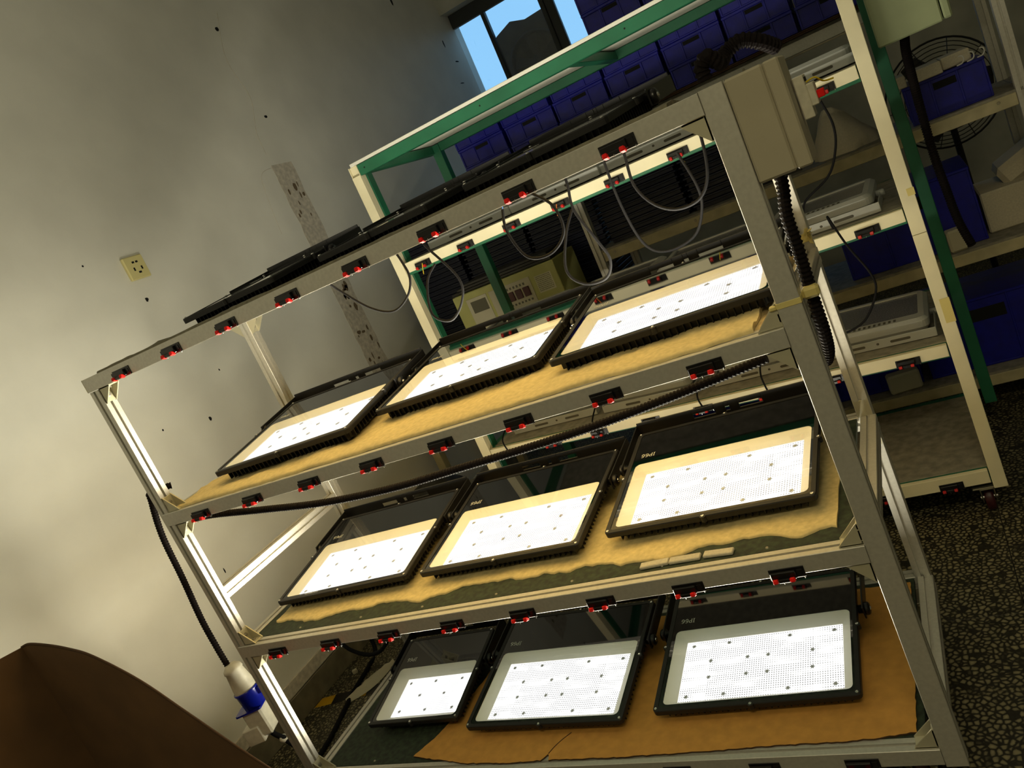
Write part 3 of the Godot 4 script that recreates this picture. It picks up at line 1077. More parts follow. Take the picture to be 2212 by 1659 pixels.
func grey_lights():
	var G := make_grey()
	var words := [["on the green rack's upper shelf", "on the green rack's second shelf", "on the green rack's third shelf"], ["leftmost", "second from the left", "third from the left", "rightmost, right of the grey post"]]
	var first := true
	for i in 3:
		var xs: Array = [[0.47, 0.86, 1.238, 1.735], [0.48, 0.88, 1.27, 1.66], [0.47, 0.885, 1.335, 1.700]][i]
		for k in 4:
			var label: String = "grey unlit floodlight " + words[0][i] + ", " + words[1][k]
			var o: Node3D = G if first else copy(G, label)
			o.set_meta("label", label)
			first = false
			var x: float = xs[k]
			var a := -0.0389 if i == 2 else 0.0
			o.transform = Transform3D(Basis(Vector3(0, 0, 1), a) * Basis(Vector3.UP, deg_to_rad([2.0, -3.0, 1.5, -2.0][k])), Vector3(x, tilt_y(i, x) + 0.0035, -1.34 if i != 1 else -1.30))

# ------------------------------------------------------------------ cloths, cardboard
func cloth(called: String, label: String, cat: String, m: Material, x0: float, x1: float, yb: float, zf: float, zb: float, th: float, wob: float, bump: float, seed_: float, droop := 0.0) -> Node:
	var s := st()
	s.set_smooth_group(3)
	var nx := int((x1 - x0) / 0.012)
	var nz := 22
	var g := []
	for i in nx + 1:
		var x := lerpf(x0, x1, float(i) / nx)
		var fr := zf + wob * noise.get_noise_2d(x * 4.0, seed_) * 2.0 + wob * 0.5 * noise.get_noise_2d(x * 17.0, seed_ + 9.0)
		var row := PackedVector3Array([Vector3(x, yb + 0.0002 - droop, fr), Vector3(x, yb + th * 0.6 - droop * 0.7, fr - 0.001)])
		for k in nz + 1:
			var t := float(k) / nz
			var z := lerpf(fr - 0.004, zb, t * t * 0.4 + t * 0.6)
			var y := yb + th + bump * maxf(-0.3, noise.get_noise_3d(x * 6.0, seed_ * 3.0, z * 9.0) + 0.4 * noise.get_noise_3d(x * 19.0, seed_, z * 26.0)) * 1.6
			if k == 0:
				y = yb + th
			row.append(Vector3(x + 0.004 * noise.get_noise_2d(z * 8.0, seed_), y, z))
		g.append(row)
	for i in nx:
		for k in nz + 2:
			quad(s, g[i][k], g[i + 1][k], g[i + 1][k + 1], g[i][k + 1])
	# closed ends
	s.set_smooth_group(-1)
	for i in [0, nx]:
		for k in range(1, nz + 2):
			var a: Vector3 = g[i][k]
			var b: Vector3 = g[i][k + 1]
			quad(s, Vector3(a.x, yb, a.z), a, b, Vector3(b.x, yb, b.z))
	var o := obj(called, s, m)
	return tag(o, label, cat)

func coverings():
	cloth("shelf_cloth", "ragged grey-beige cloth edge showing along the rack's very top rail", "cloth", M.cloth_grey, 0.05, 1.80, 1.6201, -0.016, -0.62, 0.006, 0.010, 0.004, 2.0)
	cloth("shelf_cloth", "thick rumpled beige cloth on the second shelf, under the low-angle floodlights", "cloth", M.cloth, 0.055, 1.80, 1.1698, -0.017, -0.62, 0.008, 0.010, 0.006, 5.0)
	cloth("shelf_cloth", "flat beige cloth with a wavy front edge on the third shelf under three floodlights", "cloth", M.cloth, 0.085, 1.805, 0.6943, -0.100, -0.62, 0.006, 0.020, 0.003, 8.0)
	# scraps of foam along the third shelf's edge
	var n := 0
	for e in [[1.395, 0.07], [1.47, 0.075], [1.55, 0.07]]:
		var s := st()
		box(s, T(Vector3(e[0], 0.6985, -0.062), Basis(Vector3.UP, 0.05 - n * 0.06)), Vector3(e[1], 0.008, 0.022), 0.002)
		tag(obj("foam_scrap", s, M.foam), "thin off-white foam scrap at the front edge of the third shelf, " + ["left one of three", "middle one of three", "right one of three"][n], "foam", "foam scraps on the shelf edge")
		n += 1
	# yellow cardboard with torn edges on the lowest shelf
	var edge := [Vector2(0.396, 0.058), Vector2(0.62, 0.020), Vector2(0.78, 0.014), Vector2(0.868, 0.018), Vector2(0.885, 0.040), Vector2(0.892, 0.018), Vector2(1.1, 0.016), Vector2(1.35, 0.022), Vector2(1.52, 0.030), Vector2(1.65, 0.030), Vector2(1.74, 0.036), Vector2(1.818, 0.048), Vector2(1.822, 0.20), Vector2(1.826, 0.45), Vector2(1.828, 0.612), Vector2(1.2, 0.612), Vector2(0.5, 0.612), Vector2(0.50, 0.40), Vector2(0.452, 0.172), Vector2(0.437, 0.128)]
	var p := PackedVector2Array()
	for i in edge.size():
		var a: Vector2 = edge[i]
		var b: Vector2 = edge[(i + 1) % edge.size()]
		var m := int(a.distance_to(b) / 0.012) + 1
		for k in m:
			p.append(a.lerp(b, float(k) / m) + Vector2(rng.randf_range(-1, 1), rng.randf_range(-1, 1)) * 0.0016)
	var flat := Basis(Vector3(1, 0, 0), Vector3(0, 0, -1), Vector3(0, 1, 0))
	var o := thing("cardboard_sheet", "yellow-brown cardboard sheet with torn edges under the lowest shelf's large lights", "cardboard", Vector3(0, 0.1925, 0))
	var s := st()
	prism(s, T(Vector3(0, 0, 0), flat), p, 0.0042)
	obj("corrugated_core", s, M.cardboard_edge, o)
	s = st()
	prism(s, T(Vector3(0, 0.0042, 0), flat), p, 0.0006)
	obj("face_paper", s, M.cardboard, o)
	s = st()
	tube(s, catmull([Vector3(0.885, 0.0047, -0.040), Vector3(0.895, 0.0047, -0.065), Vector3(0.91, 0.0047, -0.09), Vector3(0.93, 0.0047, -0.115)]), 0.0016, 5)
	obj("tear", s, M.cardboard_edge, o)

# ------------------------------------------------------------------ cables, hoses, boxes on the front rack
func cord(called: String, label: String, cat: String, pts: Array, r: float, m: Material, group := "") -> MeshInstance3D:
	var s := st()
	tube(s, catmull(pts, 10), r, 8)
	var o := obj(called, s, m)
	tag(o, label, cat, group)
	return o

func hose(label: String, pts: Array, r: float, m: Material) -> MeshInstance3D:
	var s := st()
	tube(s, resample(catmull(pts, 12), 0.0022), r, 12, r * 0.16)
	var o := obj("corrugated_hose", s, m)
	tag(o, label, "hose")
	return o

func cables():
	var V := func(x, y, z): return Vector3(x, y, z)
	var g := "black cables hanging under the top rail"
	cord("lamp_cable", "leftmost black cable loop under the top rail, before the bare white wall", "cable", [Vector3(0.745, 1.584, -0.26), Vector3(0.755, 1.551, -0.28), Vector3(0.805, 1.478, -0.30), Vector3(0.87, 1.446, -0.30), Vector3(0.931, 1.468, -0.30), Vector3(0.963, 1.51, -0.30), Vector3(0.961, 1.56, -0.30), Vector3(0.95, 1.605, -0.30)], 0.0032, M.cable, g)
	cord("lamp_cable", "black cable in a long narrow loop before the yellowish instrument's left end", "cable", [Vector3(1.005, 1.605, -0.35), Vector3(1.019, 1.563, -0.35), Vector3(1.068, 1.459, -0.35), Vector3(1.049, 1.399, -0.35), Vector3(0.993, 1.361, -0.35), Vector3(0.94, 1.395, -0.36), Vector3(0.944, 1.476, -0.40), Vector3(0.973, 1.513, -0.43)], 0.0035, M.cable, g)
	cord("lamp_cable", "black cable in a wide round loop with blue stripped wires at its end", "cable", [Vector3(1.311, 1.574, -0.25), Vector3(1.299, 1.522, -0.25), Vector3(1.322, 1.449, -0.25), Vector3(1.381, 1.436, -0.25), Vector3(1.431, 1.471, -0.25), Vector3(1.431, 1.534, -0.25), Vector3(1.394, 1.580, -0.25), Vector3(1.375, 1.605, -0.25)], 0.0036, M.cable, g)
	cord("lamp_cable", "black cable dropping in a deep loop right of the switches of the yellowish instrument", "cable", [Vector3(1.447, 1.603, -0.35), Vector3(1.445, 1.562, -0.35), Vector3(1.436, 1.501, -0.35), Vector3(1.461, 1.414, -0.35), Vector3(1.473, 1.361, -0.35), Vector3(1.446, 1.322, -0.35), Vector3(1.384, 1.326, -0.36), Vector3(1.345, 1.371, -0.38), Vector3(1.365, 1.45, -0.42), Vector3(1.391, 1.501, -0.46)], 0.0036, M.cable, g)
	cord("lamp_cable", "black cable in the large upper loop at the right under the top rail", "cable", [Vector3(1.601, 1.606, -0.35), Vector3(1.599, 1.569, -0.35), Vector3(1.594, 1.501, -0.35), Vector3(1.619, 1.446, -0.35), Vector3(1.664, 1.414, -0.35), Vector3(1.72, 1.416, -0.35), Vector3(1.755, 1.457, -0.35), Vector3(1.771, 1.536, -0.35), Vector3(1.768, 1.605, -0.35)], 0.0036, M.cable, g)
	cord("lamp_cable", "black cable in the large lower loop at the right, ending in yellow wires", "cable", [Vector3(1.672, 1.525, -0.52), Vector3(1.693, 1.436, -0.5), Vector3(1.685, 1.379, -0.5), Vector3(1.644, 1.322, -0.5), Vector3(1.565, 1.311, -0.5), Vector3(1.518, 1.351, -0.5), Vector3(1.5, 1.465, -0.5), Vector3(1.502, 1.605, -0.5)], 0.0036, M.cable, g)
	cord("stripped_wire", "pair of blue stripped wire ends at the wide round cable loop", "wire", [Vector3(1.306, 1.604, -0.25), Vector3(1.314, 1.588, -0.25), Vector3(1.311, 1.572, -0.25)], 0.0016, mat(Color(0.30, 0.48, 0.80), 0.5))
	cord("stripped_wire", "yellow stripped wire end at a black terminal of the green rack below the top rail", "wire", [Vector3(1.520, 1.503, Z2 + 0.018), Vector3(1.526, 1.485, Z2 + 0.020), Vector3(1.535, 1.468, Z2 + 0.03)], 0.0015, M.yellow_wire)
	cord("stripped_wire", "orange stripped wire end at the fourth terminal of the green rack's upper beam", "wire", [Vector3(1.070, 1.508, Z2 + 0.018), Vector3(1.064, 1.490, Z2 + 0.020), Vector3(1.058, 1.470, Z2 + 0.02)], 0.0015, mat(Color(0.80, 0.42, 0.12), 0.5))
	cord("stripped_wire", "yellow-green wire end at the leftmost terminal of the green rack's upper beam", "wire", [Vector3(0.468, 1.506, Z2 + 0.018), Vector3(0.462, 1.488, Z2 + 0.020), Vector3(0.455, 1.466, Z2 + 0.02)], 0.0015, M.yellow_wire)
	cord("lamp_cable", "black cable curving down from a breaker to the grey lamps right of the grey post", "cable", [Vector3(1.960, 1.492, -1.16), Vector3(1.968, 1.470, -1.15), Vector3(1.978, 1.399, -1.15), Vector3(1.964, 1.333, -1.15), Vector3(1.922, 1.264, -1.15), Vector3(1.838, 1.216, -1.16), Vector3(1.80, 1.15, -1.3)], 0.0036, M.cable, "black cables right of the grey post")
	cord("lamp_cable", "black cable arcing from the second grey lamp shelf to the third, right of the grey post", "cable", [Vector3(1.880, 1.095, -1.22), Vector3(1.883, 1.148, -1.14), Vector3(1.912, 1.054, -1.1), Vector3(1.948, 0.95, -1.1), Vector3(1.946, 0.89, -1.1), Vector3(1.894, 0.815, -1.1), Vector3(1.83, 0.788, -1.11), Vector3(1.78, 0.77, -1.2)], 0.0036, M.cable, "black cables right of the grey post")
	for e in [[0.465, 0.73, 0.672], [0.865, 0.70, 0.645], [1.52, 0.70, 0.632], [1.285, 0.69, 0.645]]:
		cord("drop_cable", "short cable dropping into the green rack's third beam, terminal " + {0.465: "nearest its left post", 0.865: "third from its left post", 1.52: "sixth from its left post", 1.285: "fifth from its left post"}[e[0]], "cable", [Vector3(e[0] - 0.006, e[1] + 0.03, Z2 - 0.06), Vector3(e[0] - 0.004, e[1], Z2 + 0.018), Vector3(e[0], e[2], Z2 + 0.016)], 0.0032, M.cable, "cables into the third beam")
	hose("long black corrugated hose sagging along the underside of the front rack's second rail", [Vector3(0.06, 1.112, -0.062), Vector3(0.137, 1.108, -0.062), Vector3(0.336, 1.081, -0.062), Vector3(0.557, 1.054, -0.062), Vector3(0.799, 1.043, -0.062), Vector3(1.025, 1.048, -0.062), Vector3(1.228, 1.053, -0.062), Vector3(1.413, 1.062, -0.062), Vector3(1.586, 1.078, -0.062), Vector3(1.702, 1.091, -0.062), Vector3(1.80, 1.103, -0.062)], 0.0105, M.hose)
	hose("thick black corrugated hose running down beside the grey right-hand post from the control box", [Vector3(1.935, 1.432, -0.068), Vector3(1.930, 1.40, -0.072), Vector3(1.922, 1.355, -0.062), Vector3(1.922, 1.29, -0.052), Vector3(1.918, 1.20, -0.055), Vector3(1.914, 1.12, -0.07), Vector3(1.905, 1.07, -0.10), Vector3(1.89, 1.04, -0.13)], 0.0125, M.hose)
	hose("black corrugated hose bunched in a loop on top of the rack behind the control box", [Vector3(1.86, 1.640, -0.12), Vector3(1.862, 1.662, -0.115), Vector3(1.878, 1.674, -0.115), Vector3(1.893, 1.655, -0.13), Vector3(1.905, 1.668, -0.155), Vector3(1.935, 1.676, -0.16), Vector3(1.965, 1.660, -0.17), Vector3(1.985, 1.640, -0.20)], 0.0150, M.hose)
	hose("black sleeved power cable hanging beside the rack's left post down to the blue plug", [Vector3(-0.02, 1.225, -0.10), Vector3(-0.058, 1.235, -0.055), Vector3(-0.072, 1.205, -0.05), Vector3(-0.110, 1.09, -0.05), Vector3(-0.128, 0.937, -0.05), Vector3(-0.150, 0.784, -0.05), Vector3(-0.146, 0.675, -0.045), Vector3(-0.134, 0.59, -0.038)], 0.0105, M.hose)
	# control box on the right post
	var o := thing("control_box", "beige-grey metal control box bolted beside the top of the front rack's right post", "control box", Vector3(1.953, 1.432, -0.06))
	var s := st()
	box(s, T(Vector3(-0.0135, 0.094, 0.0)), Vector3(0.0665, 0.188, 0.124), 0.004)
	obj("body", s, M.box_beige, o)
	s = st()
	box(s, T(Vector3(0.0335, 0.094, 0.0)), Vector3(0.0265, 0.188, 0.124), 0.003)
	obj("lid", s, M.box_beige, o)
	s = st()
	slab(s, Vector3(-0.020, -0.010, -0.02), Vector3(0.02, 0.0, -0.002), 0.001)
	obj("hose_gland", s, M.black_plastic, o)
	o = thing("circuit_breaker", "small white circuit breaker with red lever beside the beige control box", "breaker", Vector3(2.003, 1.50, -0.10))
	s = st()
	slab(s, Vector3(0.0, 0.0, -0.03), Vector3(0.018, 0.075, 0.03), 0.0015)
	slab(s, Vector3(0.018, 0.018, -0.03), Vector3(0.030, 0.057, 0.03), 0.0015)
	obj("body", s, M.plug_white, o)
	s = st()
	slab(s, Vector3(0.030, 0.026, -0.012), Vector3(0.042, 0.040, 0.012), 0.001)
	obj("lever", s, M.red, o)
	s = st()
	for k in 3:
		slab(s, Vector3(0.0182, 0.062, -0.022 + k * 0.018), Vector3(0.0188, 0.070, -0.014 + k * 0.018), 0.0)
	obj("terminal_holes", s, M.dark_hole, o)
	s = st()
	tube(s, catmull([Vector3(0.019, 0.060, 0.0), Vector3(0.034, 0.062, 0.004), Vector3(0.045, 0.050, -0.01), Vector3(0.060, 0.047, -0.03)]), 0.0016, 6)
	obj("yellow_wire", s, M.yellow_wire, o)
	# clear tape that ties the hose to the posts
	s = st()
	slab(s, Vector3(1.8595, 1.205, -0.041), Vector3(1.9055, 1.216, 0.001), 0.0005)
	slab(s, Vector3(1.9055, 1.200, -0.05), Vector3(1.936, 1.222, -0.025), 0.006)
	slab(s, Vector3(1.846, 1.205, -0.010), Vector3(1.8595, 1.214, 0.002), 0.003)
	tag(obj("tape_wrap", s, M.tie), "yellowed clear tape wrapped round the grey right-hand post and the hose", "tape")
	s = st()
	slab(s, Vector3(1.8375, 1.19, -0.638), Vector3(1.8815, 1.212, -0.6385), 0.0)
	for k in 9:
		var c := Vector3(1.838 + rng.randf() * 0.045, 1.185 + rng.randf() * 0.04, -0.636 + rng.randf() * 0.01)
		box(s, T(c, Basis.from_euler(Vector3(rng.randf() * 3, rng.randf() * 3, rng.randf() * 3))), Vector3(0.022, 0.010, 0.001), 0.0002)
	tag(obj("tape_wrap", s, M.tie), "crumpled yellowed tape on the rear right aluminium post", "tape")
	# left: industrial plug in its wall socket
	o = thing("plug_connector", "white and blue industrial plug pushed into a socket beside the rack's left post", "plug", Vector3(-0.108, 0.52, -0.035), Basis(Vector3(0, 0, 1), 0.10) * Basis(Vector3.UP, 0.4))
	s = st()
	lathe(s, T(Vector3.ZERO), [Vector2(0.0, 0.098), Vector2(0.018, 0.098), Vector2(0.030, 0.086), Vector2(0.032, 0.076), Vector2(0.029, 0.074), Vector2(0.038, 0.01), Vector2(0.040, -0.002), Vector2(0.0, -0.002)], 24)
	obj("plug_body", s, M.plug_white, o)
	s = st()
	lathe(s, T(Vector3.ZERO), [Vector2(0.0, 0.004), Vector2(0.0415, 0.004), Vector2(0.043, 0.0), Vector2(0.040, -0.006), Vector2(0.037, -0.06), Vector2(0.0, -0.06)], 24)
	slab(s, Vector3(0.030, -0.030, -0.014), Vector3(0.050, -0.006, 0.014), 0.003)
	obj("coupling", s, M.plug_blue, o)
	o = thing("wall_socket", "white industrial socket block with a blue lip and side plates under the blue plug", "socket", Vector3(-0.118, 0.40, -0.035), Basis(Vector3(0, 0, 1), 0.05) * Basis(Vector3.UP, 0.4))
	s = st()
	slab(s, Vector3(-0.034, -0.045, -0.034), Vector3(0.034, 0.054, 0.034), 0.006)
	slab(s, Vector3(-0.060, -0.055, -0.034), Vector3(-0.034, 0.054, -0.028), 0.002)
	slab(s, Vector3(0.034, -0.02, -0.034), Vector3(0.078, 0.030, -0.028), 0.002)
	slab(s, Vector3(-0.060, -0.058, -0.034), Vector3(-0.0, -0.0, 0.040), 0.003)
	obj("block", s, M.plug_white, o)
	s = st()
	prism(s, T(Vector3(0, 0.054, 0), Basis(Vector3(1, 0, 0), Vector3(0, 0, -1), Vector3(0, 1, 0))), rrect(-0.046, -0.046, 0.046, 0.046, 0.006), 0.006)
	obj("lip", s, M.plug_blue, o)
	cord("power_cable", "thick black cable leaving the industrial socket towards the floor behind the rack's left post", "cable", [Vector3(-0.105, 0.36, -0.035), Vector3(-0.098, 0.34, -0.035), Vector3(-0.074, 0.314, -0.04), Vector3(-0.035, 0.25, -0.05), Vector3(0.0, 0.12, -0.09), Vector3(0.02, 0.012, -0.13)], 0.009, M.cable)
	s = st()
	lathe(s, Transform3D(Basis(Vector3(0, 0, 1), -0.6), Vector3(-0.074, 0.314, -0.04)), [Vector2(0.009, -0.008), Vector2(0.014, -0.006), Vector2(0.014, 0.006), Vector2(0.009, 0.008)], 14)
	tag(obj("cable_ring", s, M.plug_white), "white plastic ring round the thick cable below the industrial socket", "ring")

# ------------------------------------------------------------------ goods behind
func make_crate(w: float, h: float, d: float) -> Node3D:   # origin: middle of the front face's foot
	var o := thing("blue_crate", "", "crate")
	var s := st()
	slab(s, Vector3(-w / 2 + 0.006, 0.0, -d + 0.006), Vector3(w / 2 - 0.006, h - 0.002, -0.006), 0.002)
	slab(s, Vector3(-w / 2, h - 0.012, -d), Vector3(w / 2, h, 0.0), 0.002)
	slab(s, Vector3(-w / 2 + 0.002, 0.0, -d + 0.002), Vector3(w / 2 - 0.002, 0.008, -0.002), 0.002)
	for x in [-w / 2 + 0.006, -w / 6, w / 6, w / 2 - 0.006]:
		slab(s, Vector3(x - 0.004, 0.004, -0.010), Vector3(x + 0.004, h - 0.004, -0.0015), 0.0012)
	for z in [-d * 0.33, -d * 0.66]:
		slab(s, Vector3(-w / 2 + 0.0015, 0.004, z - 0.004), Vector3(w / 2 - 0.0015, h - 0.004, z + 0.004), 0.0012)
	obj("shell", s, M.blue, o)
	s = st()
	slab(s, Vector3(-w * 0.14, h * 0.66, -0.012), Vector3(w * 0.14, h * 0.84, -0.0052), 0.001)
	obj("handle_slot", s, M.dark_hole, o)
	return o

func back_goods():
	# blue crates on the back rack and on the tray stacks
	var base := 1.7125
	var C := make_crate(0.250, 0.0885, 0.36)
	var first := true
	for c in 7:
		var x := 0.488 + c * 0.2605
		var n: int = [3, 4, 4, 8, 8, 8, 8][c]
		for k in n:
			var label: String = "small dark blue crate, layer %d from the foot of stack %d from the window" % [k + 1, c + 1] if k < n - 1 else "topmost dark blue crate of the " + ["first", "second", "third", "fourth", "fifth", "sixth", "seventh"][c] + " stack from the window"
			var o: Node3D = C if first else copy(C, label)
			tag(o, label, "crate", "small blue crates stacked on the back rack")
			first = false
			o.position = Vector3(x + rng.randf_range(-0.003, 0.003), base + 0.0885 * k + 0.001, Z3 - 0.008 + rng.randf_range(-0.006, 0.004))
	# dark cardboard sheets under them
	for k in 2:
		var s := st()
		var x0: float = [0.86, 1.20][k]
		slab(s, Vector3(x0, 1.6985 + 0.0068 * k, -2.5), Vector3(2.16, 1.7045 + 0.0068 * k, Z3 + 0.035 - 0.012 * k), 0.001)
		tag(obj("cardboard_sheet", s, M.cardboard_edge), ["lower dark brown cardboard sheet under the small blue crates", "upper dark brown cardboard sheet under the small blue crates"][k], "cardboard")
	# shallow dark trays
	var t := st()
	slab(t, Vector3(-0.19, 0.0, -0.40), Vector3(0.19, 0.0215, -0.012), 0.002)
	slab(t, Vector3(-0.20, 0.0165, -0.412), Vector3(0.20, 0.0245, 0.0), 0.0015)
	t.generate_normals()
	var tray := t.commit()
	for e in [[1.07, Z3 - 0.07, 1.2075, 15], [1.485, Z3 - 0.07, 1.2075, 15], [0.15, -2.42, 0.935, 30], [0.56, -2.42, 0.935, 30], [-0.27, -2.42, 0.935, 26]]:
		for k in e[3]:
			var o := inst("shallow_tray", tray, M.navy)
			o.position = Vector3(e[0] + rng.randf_range(-0.002, 0.002), e[2] + 0.0258 * k, e[1] + rng.randf_range(-0.004, 0.004))
			if e[0] > 0.8:
				tag(o, "shallow dark tray, layer %d from below in the %s stack on the back rack" % [k + 1, "left" if e[0] < 1.2 else "right"], "tray", "shallow trays on the back rack")
			else:
				tag(o, "shallow dark tray, layer %d from below in the %s stack behind the instrument" % [k + 1, "left" if e[0] < 0.0 else ("middle" if e[0] < 0.3 else "right")], "tray", "shallow trays behind the instrument")
	# larger blue boxes deep in the back rack
	var B := make_crate(0.52, 0.30, 0.36)
	first = true
	for e in [[1.30, 0.687, "left one on the back rack's second shelf from the floor"], [2.06, 0.687, "right one on the back rack's second shelf from the floor"], [1.12, 0.166, "left one on the back rack's lowest shelf"], [1.68, 0.166, "middle one on the back rack's lowest shelf"], [2.23, 0.166, "right one on the back rack's lowest shelf"], [2.88, 0.166, "one at the far right of the back rack's lowest shelf"]]:
		var label: String = "large dark blue crate, " + e[2]
		var o: Node3D = B if first else copy(B, label)
		tag(o, label, "crate", "large blue crates in the back rack")
		first = false
		o.position = Vector3(e[0], e[1], -2.13)
	# table with the instrument
	var o := thing("work_table", "plain steel table that the yellowish instrument stands on, mostly hidden behind the racks", "table", Vector3(0, 0, 0))
	var s := st()
	slab(s, Vector3(-0.52, 0.90, -2.86), Vector3(0.78, 0.934, -1.97), 0.003)
	obj("table_top", s, M.board, o)
	for x in [-0.48, 0.74]:
		for z in [-2.02, -2.82]:
			s = st()
			slab(s, Vector3(x - 0.025, 0.0, z - 0.025), Vector3(x + 0.025, 0.90, z + 0.025), 0.002)
			obj("leg", s, M.dull_cream, o)
	o = thing("test_instrument", "yellowish-green metal test instrument with three dark red rocker switches and a knob", "instrument", Vector3(0.03, 0.934, -2.0))
	s = st()
	slab(s, Vector3(0, 0.012, -0.30), Vector3(0.586, 0.325, 0.0), 0.003)
	for x in [0.05, 0.53]:
		for z in [-0.04, -0.26]:
			slab(s, Vector3(x - 0.015, 0.0, z - 0.015), Vector3(x + 0.015, 0.013, z + 0.015), 0.001)
	obj("case", s, M.instrument, o)
	s = st()
	slab(s, Vector3(0.205, 0.085, 0.0), Vector3(0.440, 0.292, 0.003), 0.0008)
	obj("switch_panel", s, M.instrument_panel, o)
	s = st()
	slab(s, Vector3(0.070, 0.110, 0.0), Vector3(0.190, 0.292, 0.003), 0.0008)
	obj("meter_panel", s, M.instrument_panel, o)
	s = st()
	slab(s, Vector3(0.090, 0.215, 0.003), Vector3(0.180, 0.275, 0.0045), 0.0005)
	obj("meter_window", s, M.lcd, o)
	for k in 3:
		s = st()
		slab(s, Vector3(0.300 + k * 0.044, 0.205, 0.003), Vector3(0.334 + k * 0.044, 0.252, 0.010), 0.002)
		obj("rocker_switch", s, M.rocker, o)
	s = st()
	lathe(s, Transform3D(Basis(Vector3(1, 0, 0), PI / 2), Vector3(0.272, 0.222, 0.003)), [Vector2(0.019, 0.0), Vector2(0.019, 0.004), Vector2(0.013, 0.005), Vector2(0.011, 0.018), Vector2(0, 0.018)], 16)
	obj("knob", s, M.black_plastic, o)
	s = st()
	lathe(s, Transform3D(Basis(Vector3(1, 0, 0), PI / 2), Vector3(0.272, 0.222, 0.0212)), [Vector2(0.009, 0.0), Vector2(0.008, 0.002), Vector2(0, 0.002)], 12)
	obj("knob_cap", s, M.white_print, o)
	for e in [["title_print", 0.245, 0.262, 0.415, 0.274], ["switch_print", 0.260, 0.180, 0.430, 0.190]]:
		s = st()
		for k in 9:
			var x: float = lerpf(e[1], e[3], k / 9.0)
			slab(s, Vector3(x, e[2], 0.003), Vector3(x + 0.010, e[4], 0.0034), 0.0)
		obj(e[0], s, M.lcd, o)
	s = st()
	var q := [[0.465, 0.195, 0, 1], [0.555, 0.195, 1, 1], [0.555, 0.280, 1, 0], [0.465, 0.280, 0, 0]]
	for k in [0, 2, 1, 0, 3, 2]:
		s.set_uv(Vector2(q[k][2], q[k][3]))
		s.add_vertex(Vector3(q[k][0], q[k][1], 0.0006))
	obj("paper_label", s, M.print_lines, o)
	for k in 3:
		s = st()
		slab(s, Vector3(0.02 + 0.03 * k, 1.262 + 0.013 * k, -2.26), Vector3(0.60 - 0.01 * k, 1.2735 + 0.013 * k, -2.03 - 0.01 * k), 0.001)
		tag(obj("flat_bar", s, M.dark_bag), ["lowest", "middle", "topmost"][k] + " of the dark flat bars lying on the yellowish instrument", "bar", "dark bars on the instrument")
	# foam bag on the back rack
	s = st()
	s.set_smooth_group(4)
	var prof := [Vector2(0.135, 0.0), Vector2(0.128, 0.03), Vector2(0.09, 0.085), Vector2(0.05, 0.15), Vector2(0.02, 0.185), Vector2(0.0, 0.19)]
	for i in prof.size() - 1:
		for k in 28:
			var v := []
			for w in [[i, k], [i, k + 1], [i + 1, k + 1], [i + 1, k]]:
				var a: float = TAU * (w[1] % 28) / 28.0
				var pr: Vector2 = prof[w[0]]
				var rr := pr.x * (1.0 + 0.22 * noise.get_noise_3d(cos(a) * 2.0, sin(a) * 2.0, pr.y * 12.0))
				v.append(Vector3(cos(a) * rr - pr.y * 0.15, pr.y, -sin(a) * rr))
			quad(s, v[0], v[1], v[2], v[3])
	var bag := obj("foam_bag", s, M.foam)
	bag.position = Vector3(1.935, 1.2075, -2.25)
	tag(bag, "pale crumpled foam bag heaped like a cone on the back rack behind the control box", "bag")

# ------------------------------------------------------------------ right side
func guard(o: Node, at: Vector3, r: float, turn: Basis):
	var s := st()
	for k in 11:
		var q := r * (0.22 + 0.78 * k / 10.0)
		torus(s, Transform3D(turn, at + turn * Vector3(0, 0, 0.055 * (1.0 - pow(q / r, 4.0)))), q, 0.0022 if k < 10 else 0.005, 44)
	for k in 10:
		var a := TAU * k / 10.0
		var d := Vector3(cos(a), sin(a), 0)
		tube(s, PackedVector3Array([at + turn * (d * r * 0.2 + Vector3(0, 0, 0.055)), at + turn * (d * r * 0.7 + Vector3(0, 0, 0.042)), at + turn * (d * r)]), 0.002, 4)
	obj("wire_guard", s, M.black, o)
	s = st()
	for k in 3:
		var a := TAU * k / 3.0
		prism(s, Transform3D(turn * Basis(Vector3(0, 0, 1), a) * Basis(Vector3(1, 0, 0), 0.35), at + turn * Vector3(0, 0, -0.02)), PackedVector2Array([Vector2(0.03, -0.03), Vector2(r * 0.5, -0.07), Vector2(r * 0.85, -0.05), Vector2(r * 0.88, 0.04), Vector2(r * 0.5, 0.06), Vector2(0.03, 0.03)]), 0.002)
	lathe(s, Transform3D(turn * Basis(Vector3(1, 0, 0), PI / 2), at + turn * Vector3(0, 0, -0.03)), [Vector2(0.0, -0.10), Vector2(0.05, -0.09), Vector2(0.05, 0.05), Vector2(0.0, 0.06)], 16)
	obj("blades", s, M.dark_bag, o)

